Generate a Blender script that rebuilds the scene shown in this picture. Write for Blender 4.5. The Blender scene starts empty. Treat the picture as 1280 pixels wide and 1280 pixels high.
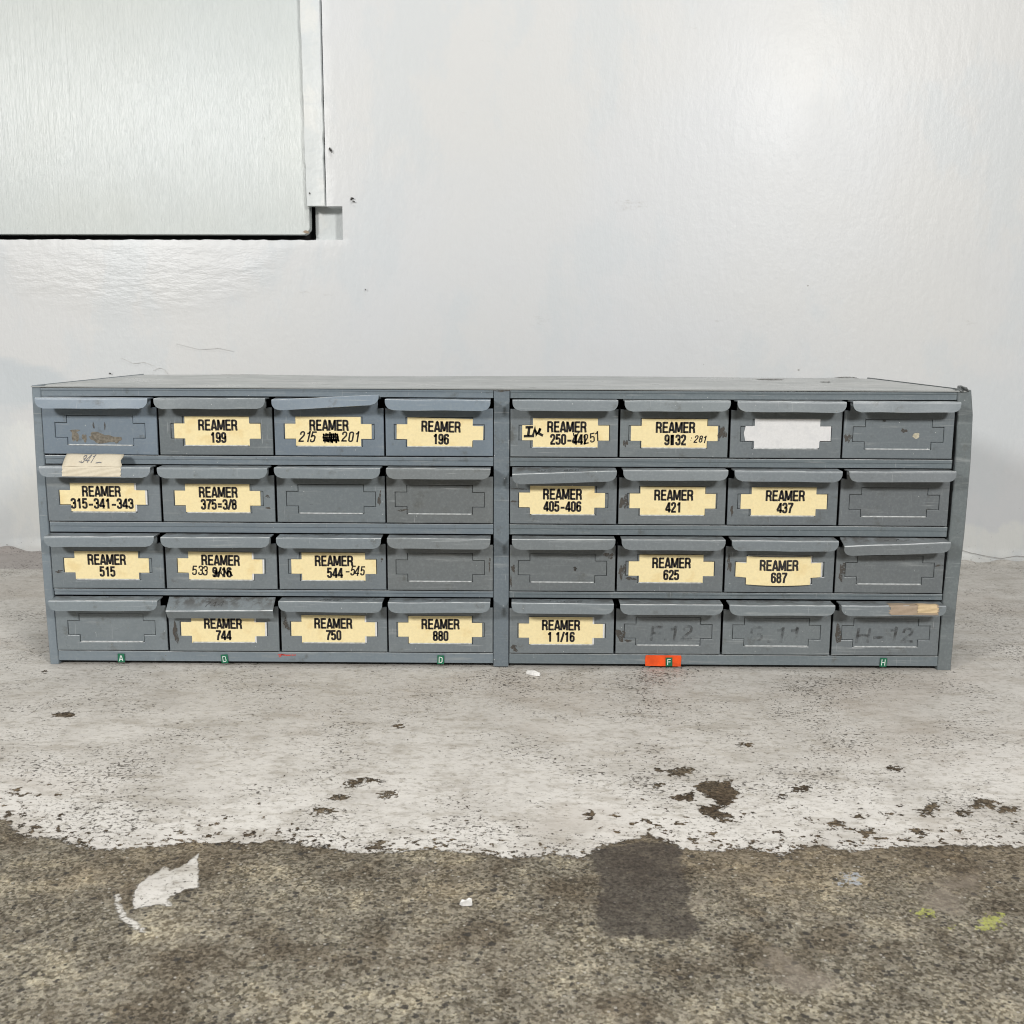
import bpy, bmesh, math, random
import numpy as np
from mathutils import Vector, Matrix

S = bpy.context.scene
C = S.collection
rnd = random.Random(7)

# ------------------------------------------------------------------ camera
PITCH, ROLL, YAW = 0.165714, -0.004657, -0.007137
CAM = Vector((0.018572, -0.974547, 0.313699))
def camera():
    cd = bpy.data.cameras.new('camera')
    cd.sensor_width = 36.0
    cd.lens = 36.0 * 1320.487 / 1280.0
    cd.clip_start = 0.02
    cd.clip_end = 60
    cd.dof.use_dof = True
    cd.dof.focus_distance = 0.97
    cd.dof.aperture_fstop = 28.0
    ob = bpy.data.objects.new('camera', cd)
    C.objects.link(ob)
    cy, sy = math.cos(YAW), math.sin(YAW)
    cp, sp = math.cos(PITCH), math.sin(PITCH)
    cr, sr = math.cos(ROLL), math.sin(ROLL)
    x0 = Vector((cy, -sy, 0)); y0 = Vector((sy, cy, 0)); z0 = Vector((0, 0, 1))
    fwd = y0 * cp - z0 * sp
    up = y0 * sp + z0 * cp
    X = x0 * cr - up * sr
    V = x0 * sr + up * cr
    m = Matrix((X, V, -fwd)).transposed().to_4x4()
    m.translation = CAM
    ob.matrix_world = m
    S.camera = ob
camera()

# ------------------------------------------------------------------ world, lamps, exposure
W_STRENGTH = 0.175
world = bpy.data.worlds.new('World'); S.world = world
world.use_nodes = True
_nt = world.node_tree
_bg = _nt.nodes['Background']
_tc = _nt.nodes.new('ShaderNodeTexCoord')
_sx = _nt.nodes.new('ShaderNodeSeparateXYZ')
_rp = _nt.nodes.new('ShaderNodeValToRGB')
_nt.links.new(_tc.outputs['Generated'], _sx.inputs[0])
_nt.links.new(_sx.outputs[2], _rp.inputs[0])
_nt.links.new(_rp.outputs[0], _bg.inputs[0])
_rp.color_ramp.elements[0].position = 0.0
_rp.color_ramp.elements[0].color = (0.42, 0.43, 0.44, 1)
_rp.color_ramp.elements[1].position = 0.75
_rp.color_ramp.elements[1].color = (1.0, 1.0, 1.0, 1)
_bg.inputs[1].default_value = W_STRENGTH

def lamp(name, loc, target, size, energy, col):
    ld = bpy.data.lights.new(name, 'AREA')
    ld.shape = 'DISK'; ld.size = size; ld.energy = energy; ld.color = col
    ob = bpy.data.objects.new(name, ld); C.objects.link(ob)
    ob.location = loc
    ob.rotation_euler = (Vector(target) - Vector(loc)).to_track_quat('-Z', 'Y').to_euler()
lamp('lamp_left_of_camera', (-1.296, -1.538, 1.0), (-0.12, 0.3, 0.22), 0.27, 26, (1.0, 0.985, 0.96))
lamp('lamp_right_of_camera', (0.823, -1.593, 1.046), (0.12, 0.3, 0.22), 0.27, 21, (1.0, 0.985, 0.96))
lamp('overhead_fill', (0.1, -0.75, 2.5), (0.05, -0.1, 0.0), 0.7, 24, (1.0, 0.99, 0.97))  # added overhead fill to brighten the floor, not a known fixture

S.cycles.filter_width = 1.05
S.cycles.use_denoising = True
S.view_settings.view_transform = 'Standard'
S.view_settings.look = 'None'
S.view_settings.gamma = 1
S.view_settings.use_curve_mapping = False
S.view_settings.exposure = 0.0

# ------------------------------------------------------------------ node helper
class Mat:
    def __init__(self, name):
        self.m = bpy.data.materials.new(name)
        self.m.use_nodes = True
        self.nt = self.m.node_tree
        self.b = self.nt.nodes['Principled BSDF']
    def n(self, t, ins=None, out=0, **props):
        nd = self.nt.nodes.new('ShaderNode' + t)
        for k, v in props.items(): setattr(nd, k, v)
        for k, v in (ins or {}).items(): self.put(nd.inputs[k], v)
        return nd.outputs[out]
    def put(self, sock, v):
        if isinstance(v, bpy.types.NodeSocket): self.nt.links.new(v, sock)
        elif sock.type == 'RGBA' and not isinstance(v, (int, float)): sock.default_value = (*v[:3], 1)
        else: sock.default_value = v
    def math(self, op, a, b=0.0, c=0.0, clamp=False):
        return self.n('Math', {0: a, 1: b, 2: c}, operation=op, use_clamp=clamp)
    def mix(self, f, a, b, blend='MIX'):
        return self.n('Mix', {0: f, 6: a, 7: b}, out=2, data_type='RGBA', blend_type=blend)
    def step(self, v, lo, hi, a=0.0, b=1.0):
        return self.n('MapRange', {0: v, 1: lo, 2: hi, 3: a, 4: b}, interpolation_type='SMOOTHSTEP')
    def noise(self, co, scale, detail=3, rough=0.55, dist=0.0, out=0):
        return self.n('TexNoise', {'Vector': co, 'Scale': scale, 'Detail': detail, 'Roughness': rough, 'Distortion': dist}, out=out)
    def vor(self, co, scale, feature='F1', out=0, rand=1.0):
        return self.n('TexVoronoi', {'Vector': co, 'Scale': scale, 'Randomness': rand}, out=out, feature=feature)
    def scale(self, co, s, loc=(0, 0, 0)):
        return self.n('Mapping', {'Vector': co, 'Scale': s, 'Location': loc})
    def obj(self): return self.n('TexCoord', out=3)
    def attr(self, name): return self.n('Attribute', out=2, attribute_name=name)
    def set(self, **k):
        for key, v in k.items(): self.put(self.b.inputs[key.replace('_', ' ')], v)
    def bump(self, h, strength=1.0, dist=0.001):
        nd = self.n('Bump', {'Height': h, 'Strength': strength, 'Distance': dist})
        self.put(self.b.inputs['Normal'], nd)
        return nd

def simple(name, col, rough=0.6, var=0.12, scale=300, spec=0.5):
    M = Mat(name); co = M.obj()
    f = M.noise(co, scale, 4)
    c = M.mix(M.step(f, 0.3, 0.7), tuple(x * (1 - var) for x in col), tuple(min(1, x * (1 + var)) for x in col))
    M.set(Base_Color=c, Roughness=rough, Specular_IOR_Level=spec)
    return M.m

# ------------------------------------------------------------------ materials
def steel():
    M = Mat('painted_steel')
    o = M.obj()
    rn = M.n('ObjectInfo', out=5)
    off = M.n('CombineXYZ', {0: M.math('MULTIPLY', rn, 7.3), 1: M.math('MULTIPLY', rn, 3.1), 2: M.math('MULTIPLY', rn, 11.7)})
    co = M.n('VectorMath', {0: o, 1: off}, operation='ADD')
    base = M.n('ObjectInfo', out=1)
    big = M.noise(co, 22, 5, 0.6)
    fine = M.noise(co, 420, 3, 0.6)
    c = M.mix(M.step(big, 0.3, 0.72, 0, 0.5), base, M.mix(1.0, base, (0.82, 0.84, 0.86), 'MULTIPLY'))
    c = M.mix(M.step(fine, 0.4, 0.8, 0, 0.22), c, (0.30, 0.33, 0.33))
    # grey rub marks running sideways
    rub = M.noise(M.scale(co, (14, 60, 150)), 1.0, 6, 0.65)
    c = M.mix(M.step(rub, 0.57, 0.72, 0, 0.5), c, (0.31, 0.33, 0.33))
    # grime
    gr = M.noise(co, 60, 6, 0.7)
    c = M.mix(M.step(gr, 0.565, 0.74, 0, 0.6), c, (0.085, 0.085, 0.075))
    s1 = M.noise(M.scale(co, (16, 16, 700)), 1.0, 2, 0.5); s2 = M.noise(M.scale(co, (600, 16, 40)), 1.0, 2, 0.5)
    zone = M.step(M.noise(co, 30, 3), 0.45, 0.62)
    sc = M.math('MULTIPLY', M.math('MAXIMUM', M.step(s1, 0.66, 0.72), M.step(s2, 0.69, 0.74)), zone)
    c = M.mix(M.math('MULTIPLY', sc, 0.45), c, (0.40, 0.42, 0.42))
    # tiny chips to bare rusty metal
    ch = M.noise(co, 210, 4, 0.6)
    chm = M.step(ch, 0.735, 0.76)
    big2 = M.noise(co, 34, 7, 0.72)
    rust = M.step(big2, 0.715, 0.74)
    rm = M.math('MAXIMUM', chm, rust)
    c = M.mix(rm, c, M.mix(M.step(fine, 0.35, 0.65), (0.06, 0.052, 0.045), (0.14, 0.115, 0.092)))
    # a few light paint specks
    sp = M.vor(co, 95)
    c = M.mix(M.step(sp, 0.045, 0.03, 0, 0.8), c, (0.55, 0.57, 0.56))
    wear_glint = M.step(M.attr('wear_glint'), 0.84, 0.99); soil = M.attr('soil')  # pale bands: worn edges, plus the pull lip's highlight put into the colour
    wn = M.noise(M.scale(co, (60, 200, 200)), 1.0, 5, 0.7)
    c = M.mix(M.math('MULTIPLY', wear_glint, M.step(wn, 0.36, 0.60, 0.25, 0.95)), c, (0.60, 0.62, 0.62))
    c = M.mix(M.math('MULTIPLY', soil, M.step(M.noise(co, 90, 5, 0.7), 0.40, 0.58, 0.1, 0.85)), c, (0.055, 0.050, 0.044))
    r = M.step(big, 0.3, 0.7, 0.27, 0.42)
    r = M.math('ADD', r, M.math('MULTIPLY', rm, 0.35))
    M.set(Base_Color=c, Roughness=r, Specular_IOR_Level=0.5)
    dent = M.noise(co, 14, 2, 0.5)
    h = M.math('ADD', M.math('MULTIPLY', dent, 1.2), M.math('MULTIPLY', M.noise(co, 900, 2), 0.03))
    h = M.math('SUBTRACT', h, M.math('MULTIPLY', rm, 0.06))
    M.bump(h, 0.8, 0.0015)
    return M.m

def card(name, col, spot):
    M = Mat(name); o = M.obj()
    rn = M.n('ObjectInfo', out=5)
    off = M.n('CombineXYZ', {0: M.math('MULTIPLY', rn, 5.3), 2: M.math('MULTIPLY', rn, 9.7)})
    co = M.n('VectorMath', {0: o, 1: off}, operation='ADD')
    f = M.noise(co, 380, 5, 0.7); g = M.noise(co, 60, 4, 0.6)
    c = M.mix(M.step(f, 0.35, 0.65), tuple(x * 0.93 for x in col), col)
    c = M.mix(M.step(g, 0.50, 0.68, 0, 0.5), c, spot)
    s = M.noise(co, 150, 5, 0.7)
    c = M.mix(M.step(s, 0.68, 0.76, 0, 0.5), c, tuple(x * 0.7 for x in spot))
    M.set(Base_Color=c, Roughness=0.62, Specular_IOR_Level=0.35)
    M.bump(M.noise(co, 500, 3), 0.25, 0.0004)
    return M.m

def faded(name, col, lo, hi, scale=260, amount=1.0):
    """worn ink: the pen stroke is broken where the noise is low"""
    M = Mat(name); co = M.obj()
    f = M.noise(co, scale, 4, 0.65)
    M.set(Base_Color=col, Roughness=0.6, Alpha=M.step(f, lo, hi, 0, amount))
    return M.m

MAT = {}
MAT['steel'] = steel()
MAT['inside'] = simple('dark_drawer_inside', (0.025, 0.027, 0.028), 0.8)
MAT['card'] = card('yellowed_card', (0.90, 0.765, 0.44), (0.76, 0.58, 0.27))
MAT['white_card'] = card('white_card', (0.74, 0.74, 0.74), (0.60, 0.61, 0.62))
MAT['ink'] = simple('black_print', (0.012, 0.010, 0.010), 0.5)
MAT['marker'] = simple('black_marker', (0.016, 0.014, 0.013), 0.45)
MAT['faint'] = faded('worn_pencil', (0.05, 0.055, 0.06), 0.36, 0.56, 300, 0.8)
MAT['grease'] = faded('worn_grease_pencil', (0.035, 0.03, 0.028), 0.32, 0.68, 120, 0.50)
MAT['smear'] = faded('smeared_grease_pencil', (0.04, 0.037, 0.035), 0.38, 0.70, 110, 0.42)
MAT['tape'] = card('masking_tape', (0.60, 0.54, 0.42), (0.52, 0.45, 0.33))
MAT['brown_tape'] = card('brown_masking_tape', (0.33, 0.255, 0.185), (0.25, 0.20, 0.14))
MAT['gold_tape'] = card('yellow_masking_tape', (0.55, 0.42, 0.25), (0.42, 0.31, 0.18))
MAT['green'] = simple('green_embossing_tape', (0.006, 0.135, 0.065), 0.3)
MAT['relief'] = simple('white_relief_letter', (0.75, 0.82, 0.78), 0.5)
MAT['orange'] = simple('orange_tape', (0.80, 0.085, 0.008), 0.5, 0.15, 120)
MAT['rust'] = faded('rusty_scrape', (0.072, 0.063, 0.053), 0.30, 0.56, 260, 0.85)
MAT['residue'] = simple('torn_paper_residue', (0.17, 0.152, 0.122), 0.8, 0.35, 400)
MAT['glue'] = simple('dried_glue', (0.48, 0.44, 0.33), 0.5, 0.2, 300)
MAT['red'] = faded('red_wax_pencil', (0.65, 0.05, 0.03), 0.35, 0.55, 300)
MAT['flake'] = simple('white_paint_flake', (0.72, 0.71, 0.69), 0.6)
MAT['pit'] = simple('chipped_plaster', (0.045, 0.043, 0.04), 0.9, 0.6, 700)

def wallpaint(name, tint, vertical=False):
    M = Mat(name); o = M.obj()
    a = M.noise(o, 2.2, 3, 0.5); b = M.noise(o, 9, 5, 0.6)
    c = M.mix(M.step(a, 0.38, 0.62), tint, (tint[0] * 0.985, tint[1] * 1.0, tint[2] * 1.03))
    c = M.mix(M.step(b, 0.55, 0.75, 0, 0.25), c, tuple(x * 0.9 for x in tint))
    if not vertical:
        # brushed-over patches near the floor
        pale = M.attr('repaint')
        nz = M.math('ADD', pale, M.math('MULTIPLY', M.math('SUBTRACT', M.noise(o, 14, 5, 0.65), 0.5), 0.09))
        c = M.mix(M.step(nz, 0.0, 0.012, 0, 0.9), c, (0.72, 0.73, 0.71))
        blue = M.attr('bluish')
        nb = M.math('ADD', blue, M.math('MULTIPLY', M.math('SUBTRACT', M.noise(M.scale(o, (8, 8, 40)), 1, 5, 0.7), 0.5), 0.05))
        c = M.mix(M.step(nb, 0.0, 0.02, 0, 0.75), c, (0.53, 0.575, 0.605))
        # scuffs and specks
        sc = M.noise(M.scale(o, (9, 9, 26)), 1.0, 8, 0.72)
        c = M.mix(M.step(M.noise(M.scale(o, (5, 5, 3)), 1.0, 6, 0.65), 0.50, 0.58, 0, 0.5), c, (0.60, 0.635, 0.655))
        c = M.mix(M.step(sc, 0.635, 0.72, 0, 0.45), c, (0.42, 0.41, 0.38))
        low = M.n('SeparateXYZ', {0: o}, out=2)
        dirt = M.math('ADD', M.noise(o, 160, 4, 0.7), M.step(low, 0.0, 0.14, 0.085, -0.02))
        c = M.mix(M.step(dirt, 0.735, 0.77, 0, 0.85), c, (0.16, 0.15, 0.14))
        vd = M.vor(o, 17); vp = M.n('SeparateColor', {0: M.vor(o, 17, out=1)}, out=0)
        c = M.mix(M.math('MULTIPLY', M.step(M.math('ADD', vd, M.math('MULTIPLY', M.noise(o, 300, 3), 0.03)), 0.045, 0.030), M.step(vp, 0.55, 0.60, 0, 0.8)), c, (0.30, 0.29, 0.27))
        st = M.noise(o, 130, 4, 0.55)
        st2 = M.noise(M.scale(o, (70, 70, 26)), 1.0, 4, 0.6)
        bigr = M.noise(o, 6, 3)
        lump = M.noise(o, 34, 3, 0.5)
        h = M.math('ADD', M.math('MULTIPLY', st, 0.30), M.math('MULTIPLY', st2, 0.65))
        h = M.math('ADD', h, M.math('MULTIPLY', bigr, 0.12))
        h = M.math('ADD', h, M.math('MULTIPLY', lump, 0.22))
        br = M.noise(M.scale(o, (26, 26, 75)), 1.0, 4, 0.6)
        h = M.math('ADD', h, M.math('MULTIPLY', M.math('MULTIPLY', M.step(M.attr('brushy'), -0.02, 0.04), br), 3.0))
        M.set(Base_Color=c, Roughness=M.step(M.noise(o, 5, 4, 0.6), 0.35, 0.65, 0.335, 0.385), Specular_IOR_Level=0.31)
        M.bump(h, 1.0, 0.0009)
    else:
        gr = M.noise(M.scale(o, (210, 210, 6)), 1.0, 5, 0.7)
        gr2 = M.noise(M.scale(o, (330, 330, 18)), 1.0, 3, 0.7)
        pits = M.step(gr2, 0.66, 0.76)
        c = M.mix(M.math('MULTIPLY', pits, 0.5), c, tuple(x * 0.72 for x in tint))
        h = M.math('ADD', M.math('MULTIPLY', gr, 1.0), M.math('MULTIPLY', M.noise(M.scale(o, (60, 60, 14)), 1.0, 3), 0.5))
        h = M.math('ADD', h, M.math('MULTIPLY', pits, -0.15))
        M.set(Base_Color=c, Roughness=0.27, Specular_IOR_Level=0.42)
        M.bump(h, 1.0, 0.0011)
    return M.m
MAT['wall'] = wallpaint('white_wall_paint', (0.655, 0.66, 0.655))
MAT['panel'] = wallpaint('painted_plywood', (0.585, 0.615, 0.592), True)
MAT['trim'] = wallpaint('thick_brushed_gloss_paint', (0.66, 0.685, 0.675))
MAT['pencil'] = simple('grey_pencil', (0.16, 0.16, 0.17), 0.6)
MAT['faint_line'] = simple('faint_paint_crack', (0.54, 0.54, 0.525), 0.7)
MAT['hairline'] = simple('hairline_crack', (0.36, 0.35, 0.34), 0.8)
MAT['void'] = simple('dark_cavity', (0.02, 0.02, 0.02), 0.9)

def floor_mat():
    M = Mat('worn_painted_concrete'); o = M.obj()
    paint = M.attr('paint'); stain = M.attr('stain'); pale = M.attr('pale'); yel = M.attr('yellow'); blu = M.attr('blue'); far = M.attr('far')
    n1 = M.math('SUBTRACT', M.noise(o, 45, 7, 0.72), 0.5)
    n2 = M.math('SUBTRACT', M.noise(o, 260, 4, 0.65), 0.5)
    # ---- bare concrete
    a = M.noise(o, 26, 6, 0.68); bb = M.noise(o, 7, 5, 0.6); g = M.noise(o, 420, 5, 0.72); g2 = M.noise(o, 170, 5, 0.7)
    c = M.mix(M.step(g, 0.33, 0.66), (0.060, 0.052, 0.038), (0.31, 0.275, 0.20))
    c = M.mix(M.step(g2, 0.42, 0.66, 0, 0.8), c, (0.255, 0.228, 0.17))
    c = M.mix(M.step(a, 0.42, 0.63, 0, 0.7), c, M.mix(1.0, c, (0.55, 0.52, 0.48), 'MULTIPLY'))
    c = M.mix(M.step(bb, 0.48, 0.62, 0, 0.5), c, M.mix(M.step(g2, 0.35, 0.65), (0.20, 0.17, 0.125), (0.37, 0.325, 0.24)))
    sand = M.n('SeparateColor', {0: M.vor(o, 620, out=1)}, out=0)
    c = M.mix(M.step(sand, 0.1, 0.95, 0.0, 0.9), M.mix(0.55, c, M.mix(1.0, c, (0.34, 0.32, 0.29), 'MULTIPLY')), M.mix(0.40, c, (0.56, 0.52, 0.42)))
    m1 = M.noise(o, 16, 5, 0.72); m2 = M.noise(o, 75, 5, 0.75)
    c = M.mix(M.step(m1, 0.50, 0.64, 0, 0.62), c, M.mix(1.0, c, (1.75, 1.72, 1.62), 'MULTIPLY'))
    c = M.mix(M.step(m1, 0.50, 0.38, 0, 0.8), c, M.mix(1.0, c, (0.55, 0.50, 0.45), 'MULTIPLY'))
    c = M.mix(M.step(m2, 0.52, 0.66, 0, 0.7), c, M.mix(1.0, c, (1.6, 1.58, 1.5), 'MULTIPLY'))
    c = M.mix(M.step(m2, 0.48, 0.34, 0, 0.7), c, M.mix(1.0, c, (0.5, 0.47, 0.43), 'MULTIPLY'))
    damp = M.math('MULTIPLY', M.step(paint, -0.10, -0.005), M.step(bb, 0.36, 0.58))
    c = M.mix(M.math('MULTIPLY', damp, 0.7), c, M.mix(1.0, c, (0.62, 0.55, 0.47), 'MULTIPLY'))
    c = M.mix(1.0, c, (1.04, 1.04, 1.06), 'MULTIPLY')
    # aggregate: dark and pale stones
    v1 = M.vor(o, 150); v1c = M.vor(o, 150, out=1)
    pick = M.n('SeparateColor', {0: v1c}, out=0)
    stone = M.math('MULTIPLY', M.step(M.math('ADD', M.math('ADD', v1, M.math('MULTIPLY', n2, 1.3)), M.math('MULTIPLY', pick, 0.25)), 0.50, 0.40), M.step(pick, 0.74, 0.76))
    c = M.mix(M.math('MULTIPLY', stone, 0.85), c, (0.042, 0.038, 0.034))
    v2 = M.vor(o, 330); pick2 = M.n('SeparateColor', {0: M.vor(o, 330, out=1)}, out=1)
    stone2 = M.math('MULTIPLY', M.step(v2, 0.40, 0.28), M.step(pick2, 0.85, 0.87))
    c = M.mix(M.math('MULTIPLY', stone2, 0.85), c, (0.05, 0.045, 0.04))
    pick3 = M.n('SeparateColor', {0: M.vor(o, 330, out=1)}, out=2)
    stone3 = M.math('MULTIPLY', M.step(v2, 0.34, 0.2), M.step(pick3, 0.968, 0.973))
    c = M.mix(M.math('MULTIPLY', stone3, 0.75), c, (0.52, 0.49, 0.43))
    # stains with outlines of their own
    sm = M.step(M.math('ADD', stain, M.math('ADD', M.math('MULTIPLY', n1, 0.022), M.math('MULTIPLY', n2, 0.012))), -0.002, 0.003)
    c = M.mix(M.math('MULTIPLY', sm, 0.74), c, M.mix(M.step(g, 0.35, 0.7), (0.036, 0.030, 0.026), (0.105, 0.088, 0.074)))
    pm = M.step(M.math('ADD', pale, M.math('MULTIPLY', n1, 0.05)), -0.004, 0.012)
    c = M.mix(M.math('MULTIPLY', pm, 0.55), c, (0.31, 0.265, 0.215))
    ym = M.step(M.math('ADD', yel, M.math('ADD', M.math('MULTIPLY', n1, 0.02), M.math('MULTIPLY', n2, 0.022))), 0.0002, 0.0018)
    c = M.mix(M.math('MULTIPLY', ym, M.step(g, 0.35, 0.6, 0.35, 0.95)), c, (0.46, 0.48, 0.12))
    bm = M.step(M.math('ADD', blu, M.math('MULTIPLY', n2, 0.04)), 0.0, 0.002)
    c = M.mix(M.math('MULTIPLY', bm, 0.8), c, (0.45, 0.48, 0.52))
    # ---- paint
    p1 = M.noise(o, 11, 6, 0.65); p2 = M.noise(o, 75, 6, 0.7); p3 = M.noise(M.scale(o, (130, 190, 1)), 1, 5, 0.7)
    pc = M.mix(M.step(M.math('ADD', paint, M.math('MULTIPLY', M.math('SUBTRACT', p1, 0.5), 0.35)), -0.02, 0.26), (0.62, 0.61, 0.59), (0.505, 0.493, 0.47))
    pc = M.mix(M.step(p1, 0.45, 0.65, 0, 0.5), pc, (0.40, 0.385, 0.36))
    pc = M.mix(M.step(p2, 0.5, 0.72, 0, 0.45), pc, (0.30, 0.285, 0.26))
    pc = M.mix(M.step(p3, 0.50, 0.66, 0, 0.6), pc, (0.27, 0.25, 0.21))
    p4 = M.noise(M.scale(o, (18, 42, 1)), 1, 6, 0.7); p5 = M.noise(M.scale(o, (4, 6, 1)), 1, 5, 0.62)
    pc = M.mix(M.step(p4, 0.50, 0.66, 0, 0.5), pc, (0.30, 0.275, 0.235))
    pc = M.mix(M.step(p4, 0.48, 0.36, 0, 0.35), pc, (0.60, 0.59, 0.57))
    pc = M.mix(M.step(p5, 0.50, 0.66, 0, 0.35), pc, (0.36, 0.32, 0.28))
    p6 = M.noise(M.scale(o, (80, 200, 1)), 1, 4, 0.7)
    pc = M.mix(M.step(p6, 0.56, 0.68, 0, 0.42), pc, (0.17, 0.155, 0.135))
    fm = M.step(M.math('ADD', far, M.math('MULTIPLY', n1, 0.015)), -0.002, 0.004)
    pc = M.mix(M.math('MULTIPLY', fm, 0.8), pc, (0.33, 0.305, 0.30))
    pits = M.noise(o, 230, 3, 0.6)
    pits2 = M.noise(M.scale(o, (330, 420, 1)), 1, 4, 0.6)
    pz = M.math('MULTIPLY', M.math('SUBTRACT', M.noise(o, 10, 4, 0.6), 0.5), 0.42)
    pitm = M.math('MAXIMUM', M.step(M.math('ADD', pits, pz), 0.655, 0.685), M.math('MULTIPLY', M.step(M.math('ADD', pits2, pz), 0.615, 0.66), 0.75))
    pc = M.mix(M.math('MULTIPLY', pitm, 0.88), pc, (0.062, 0.054, 0.045))
    # ---- where the paint still holds
    sd = M.math('ADD', paint, M.math('ADD', M.math('MULTIPLY', n1, 0.022), M.math('MULTIPLY', n2, 0.012)))
    hold = M.step(sd, -0.0006, 0.0008)
    chipn = M.noise(o, 190, 6, 0.66)
    patch = M.noise(o, 9, 3, 0.5)
    thr = M.math('ADD', M.step(paint, 0.0, 0.06, 0.565, 0.735), M.math('MULTIPLY', M.math('SUBTRACT', 0.5, patch), 0.22))
    lost = M.step(M.math('SUBTRACT', chipn, thr), -0.004, 0.006)
    cs = M.math('ADD', M.attr('chip'), M.math('ADD', M.math('MULTIPLY', n1, 0.030), M.math('MULTIPLY', n2, 0.020)))
    lost = M.math('MAXIMUM', lost, M.step(cs, -0.0006, 0.0006))
    chipm = M.noise(o, 88, 5, 0.62)
    thm = M.math('ADD', M.step(paint, 0.0, 0.15, 0.63, 0.735), M.math('MULTIPLY', M.math('SUBTRACT', 0.5, M.noise(o, 8, 3, 0.5)), 0.30))
    lost = M.math('MAXIMUM', lost, M.step(M.math('SUBTRACT', chipm, thm), -0.003, 0.004))
    mask = M.math('MULTIPLY', hold, M.math('SUBTRACT', 1.0, lost))
    im = M.step(M.math('ADD', M.attr('island'), M.math('MULTIPLY', n2, 0.006)), -0.0005, 0.0007)
    im = M.math('MULTIPLY', im, M.math('SUBTRACT', 1.0, M.math('MULTIPLY', M.step(chipn, 0.66, 0.68), 0.9)))
    mask = M.math('MAXIMUM', mask, im)
    dark = M.mix(1.0, c, (0.50, 0.43, 0.37), 'MULTIPLY')
    inside = M.step(paint, -0.004, 0.004)
    c = M.mix(M.math('MULTIPLY', inside, 0.9), c, dark)
    pc = M.mix(1.0, pc, (1.06, 1.035, 1.0), 'MULTIPLY')
    col = M.mix(mask, c, pc)
    M.set(Base_Color=col, Roughness=M.math('SUBTRACT', 0.85, M.math('MULTIPLY', mask, 0.3)), Specular_IOR_Level=0.35)
    h = M.math('ADD', M.math('MULTIPLY', mask, 0.35), M.math('MULTIPLY', M.math('MULTIPLY', g, M.math('SUBTRACT', 1.15, mask)), 1.1))
    h = M.math('ADD', h, M.math('MULTIPLY', M.math('MULTIPLY', a, M.math('SUBTRACT', 1.25, mask)), 1.2))
    h = M.math('SUBTRACT', h, M.math('MULTIPLY', pitm, 0.3))
    h = M.math('ADD', h, M.math('MULTIPLY', p2, 0.6))
    M.bump(h, 1.0, 0.0015)
    return M.m
MAT['floor'] = floor_mat()
MAT['worn_glint'] = simple('worn_and_glinting_edge', (0.50, 0.52, 0.52), 0.4, 0.25, 260)  # pale tone for worn paint plus a painted edge highlight

# ------------------------------------------------------------------ object helpers
def link(name, me, mat, parent=None, loc=(0, 0, 0), col=None):
    ob = bpy.data.objects.new(name, me); C.objects.link(ob)
    if mat is not None: me.materials.append(MAT[mat] if isinstance(mat, str) else mat)
    if parent is not None: ob.parent = parent
    ob.location = loc
    if col: ob.color = (*col, 1)
    return ob
def thing(name, label, cat, loc=(0, 0, 0), group=None):
    ob = bpy.data.objects.new(name, None); C.objects.link(ob)
    ob.empty_display_size = 0.02
    ob.location = loc; tag(ob, label, cat, group); return ob
def tag(ob, label, cat, group=None):
    ob['label'] = label; ob['category'] = cat
    if group: ob['group'] = group
def mesh(name, vs, fs, smooth=False):
    me = bpy.data.meshes.new(name)
    me.from_pydata([tuple(v) for v in vs], [], fs); me.update()
    if smooth:
        for p in me.polygons: p.use_smooth = True
    return me
def box_bm(bm, x0, x1, y0, y1, z0, z1):
    vs = [bm.verts.new((x, y, z)) for x in (x0, x1) for y in (y0, y1) for z in (z0, z1)]
    for f in ((0, 1, 3, 2), (4, 6, 7, 5), (0, 4, 5, 1), (2, 3, 7, 6), (0, 2, 6, 4), (1, 5, 7, 3)):
        bm.faces.new([vs[i] for i in f])
def bm_obj(name, bm, mat, parent=None, loc=(0, 0, 0), col=None, bevel=0.0):
    bmesh.ops.recalc_face_normals(bm, faces=bm.faces)
    if bevel:
        ed = [e for e in bm.edges if len(e.link_faces) == 2 and e.calc_face_angle(0) > 0.6]
        bmesh.ops.bevel(bm, geom=ed, offset=bevel, segments=2, affect='EDGES', profile=0.6)
    me = bpy.data.meshes.new(name); bm.to_mesh(me); bm.free()
    return link(name, me, mat, parent, loc, col)
def grid_cells(xs, zs, keep, sub=1):
    """flat mesh in the XZ plane from the cells of a line grid for which keep(xc, zc) is true"""
    bm = bmesh.new(); vd = {}
    def v(i, j):
        if (i, j) not in vd: vd[i, j] = bm.verts.new((xs[i], 0, zs[j]))
        return vd[i, j]
    for i in range(len(xs) - 1):
        for j in range(len(zs) - 1):
            if keep((xs[i] + xs[i + 1]) / 2, (zs[j] + zs[j + 1]) / 2):
                bm.faces.new((v(i, j), v(i + 1, j), v(i + 1, j + 1), v(i, j + 1)))
    return bm
def thicken(bm, t):
    """give a sheet in XZ (front towards -y) a thickness t towards +y"""
    r = bmesh.ops.extrude_face_region(bm, geom=list(bm.faces))
    for g in r['geom']:
        if isinstance(g, bmesh.types.BMVert): g.co.y += t
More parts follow.
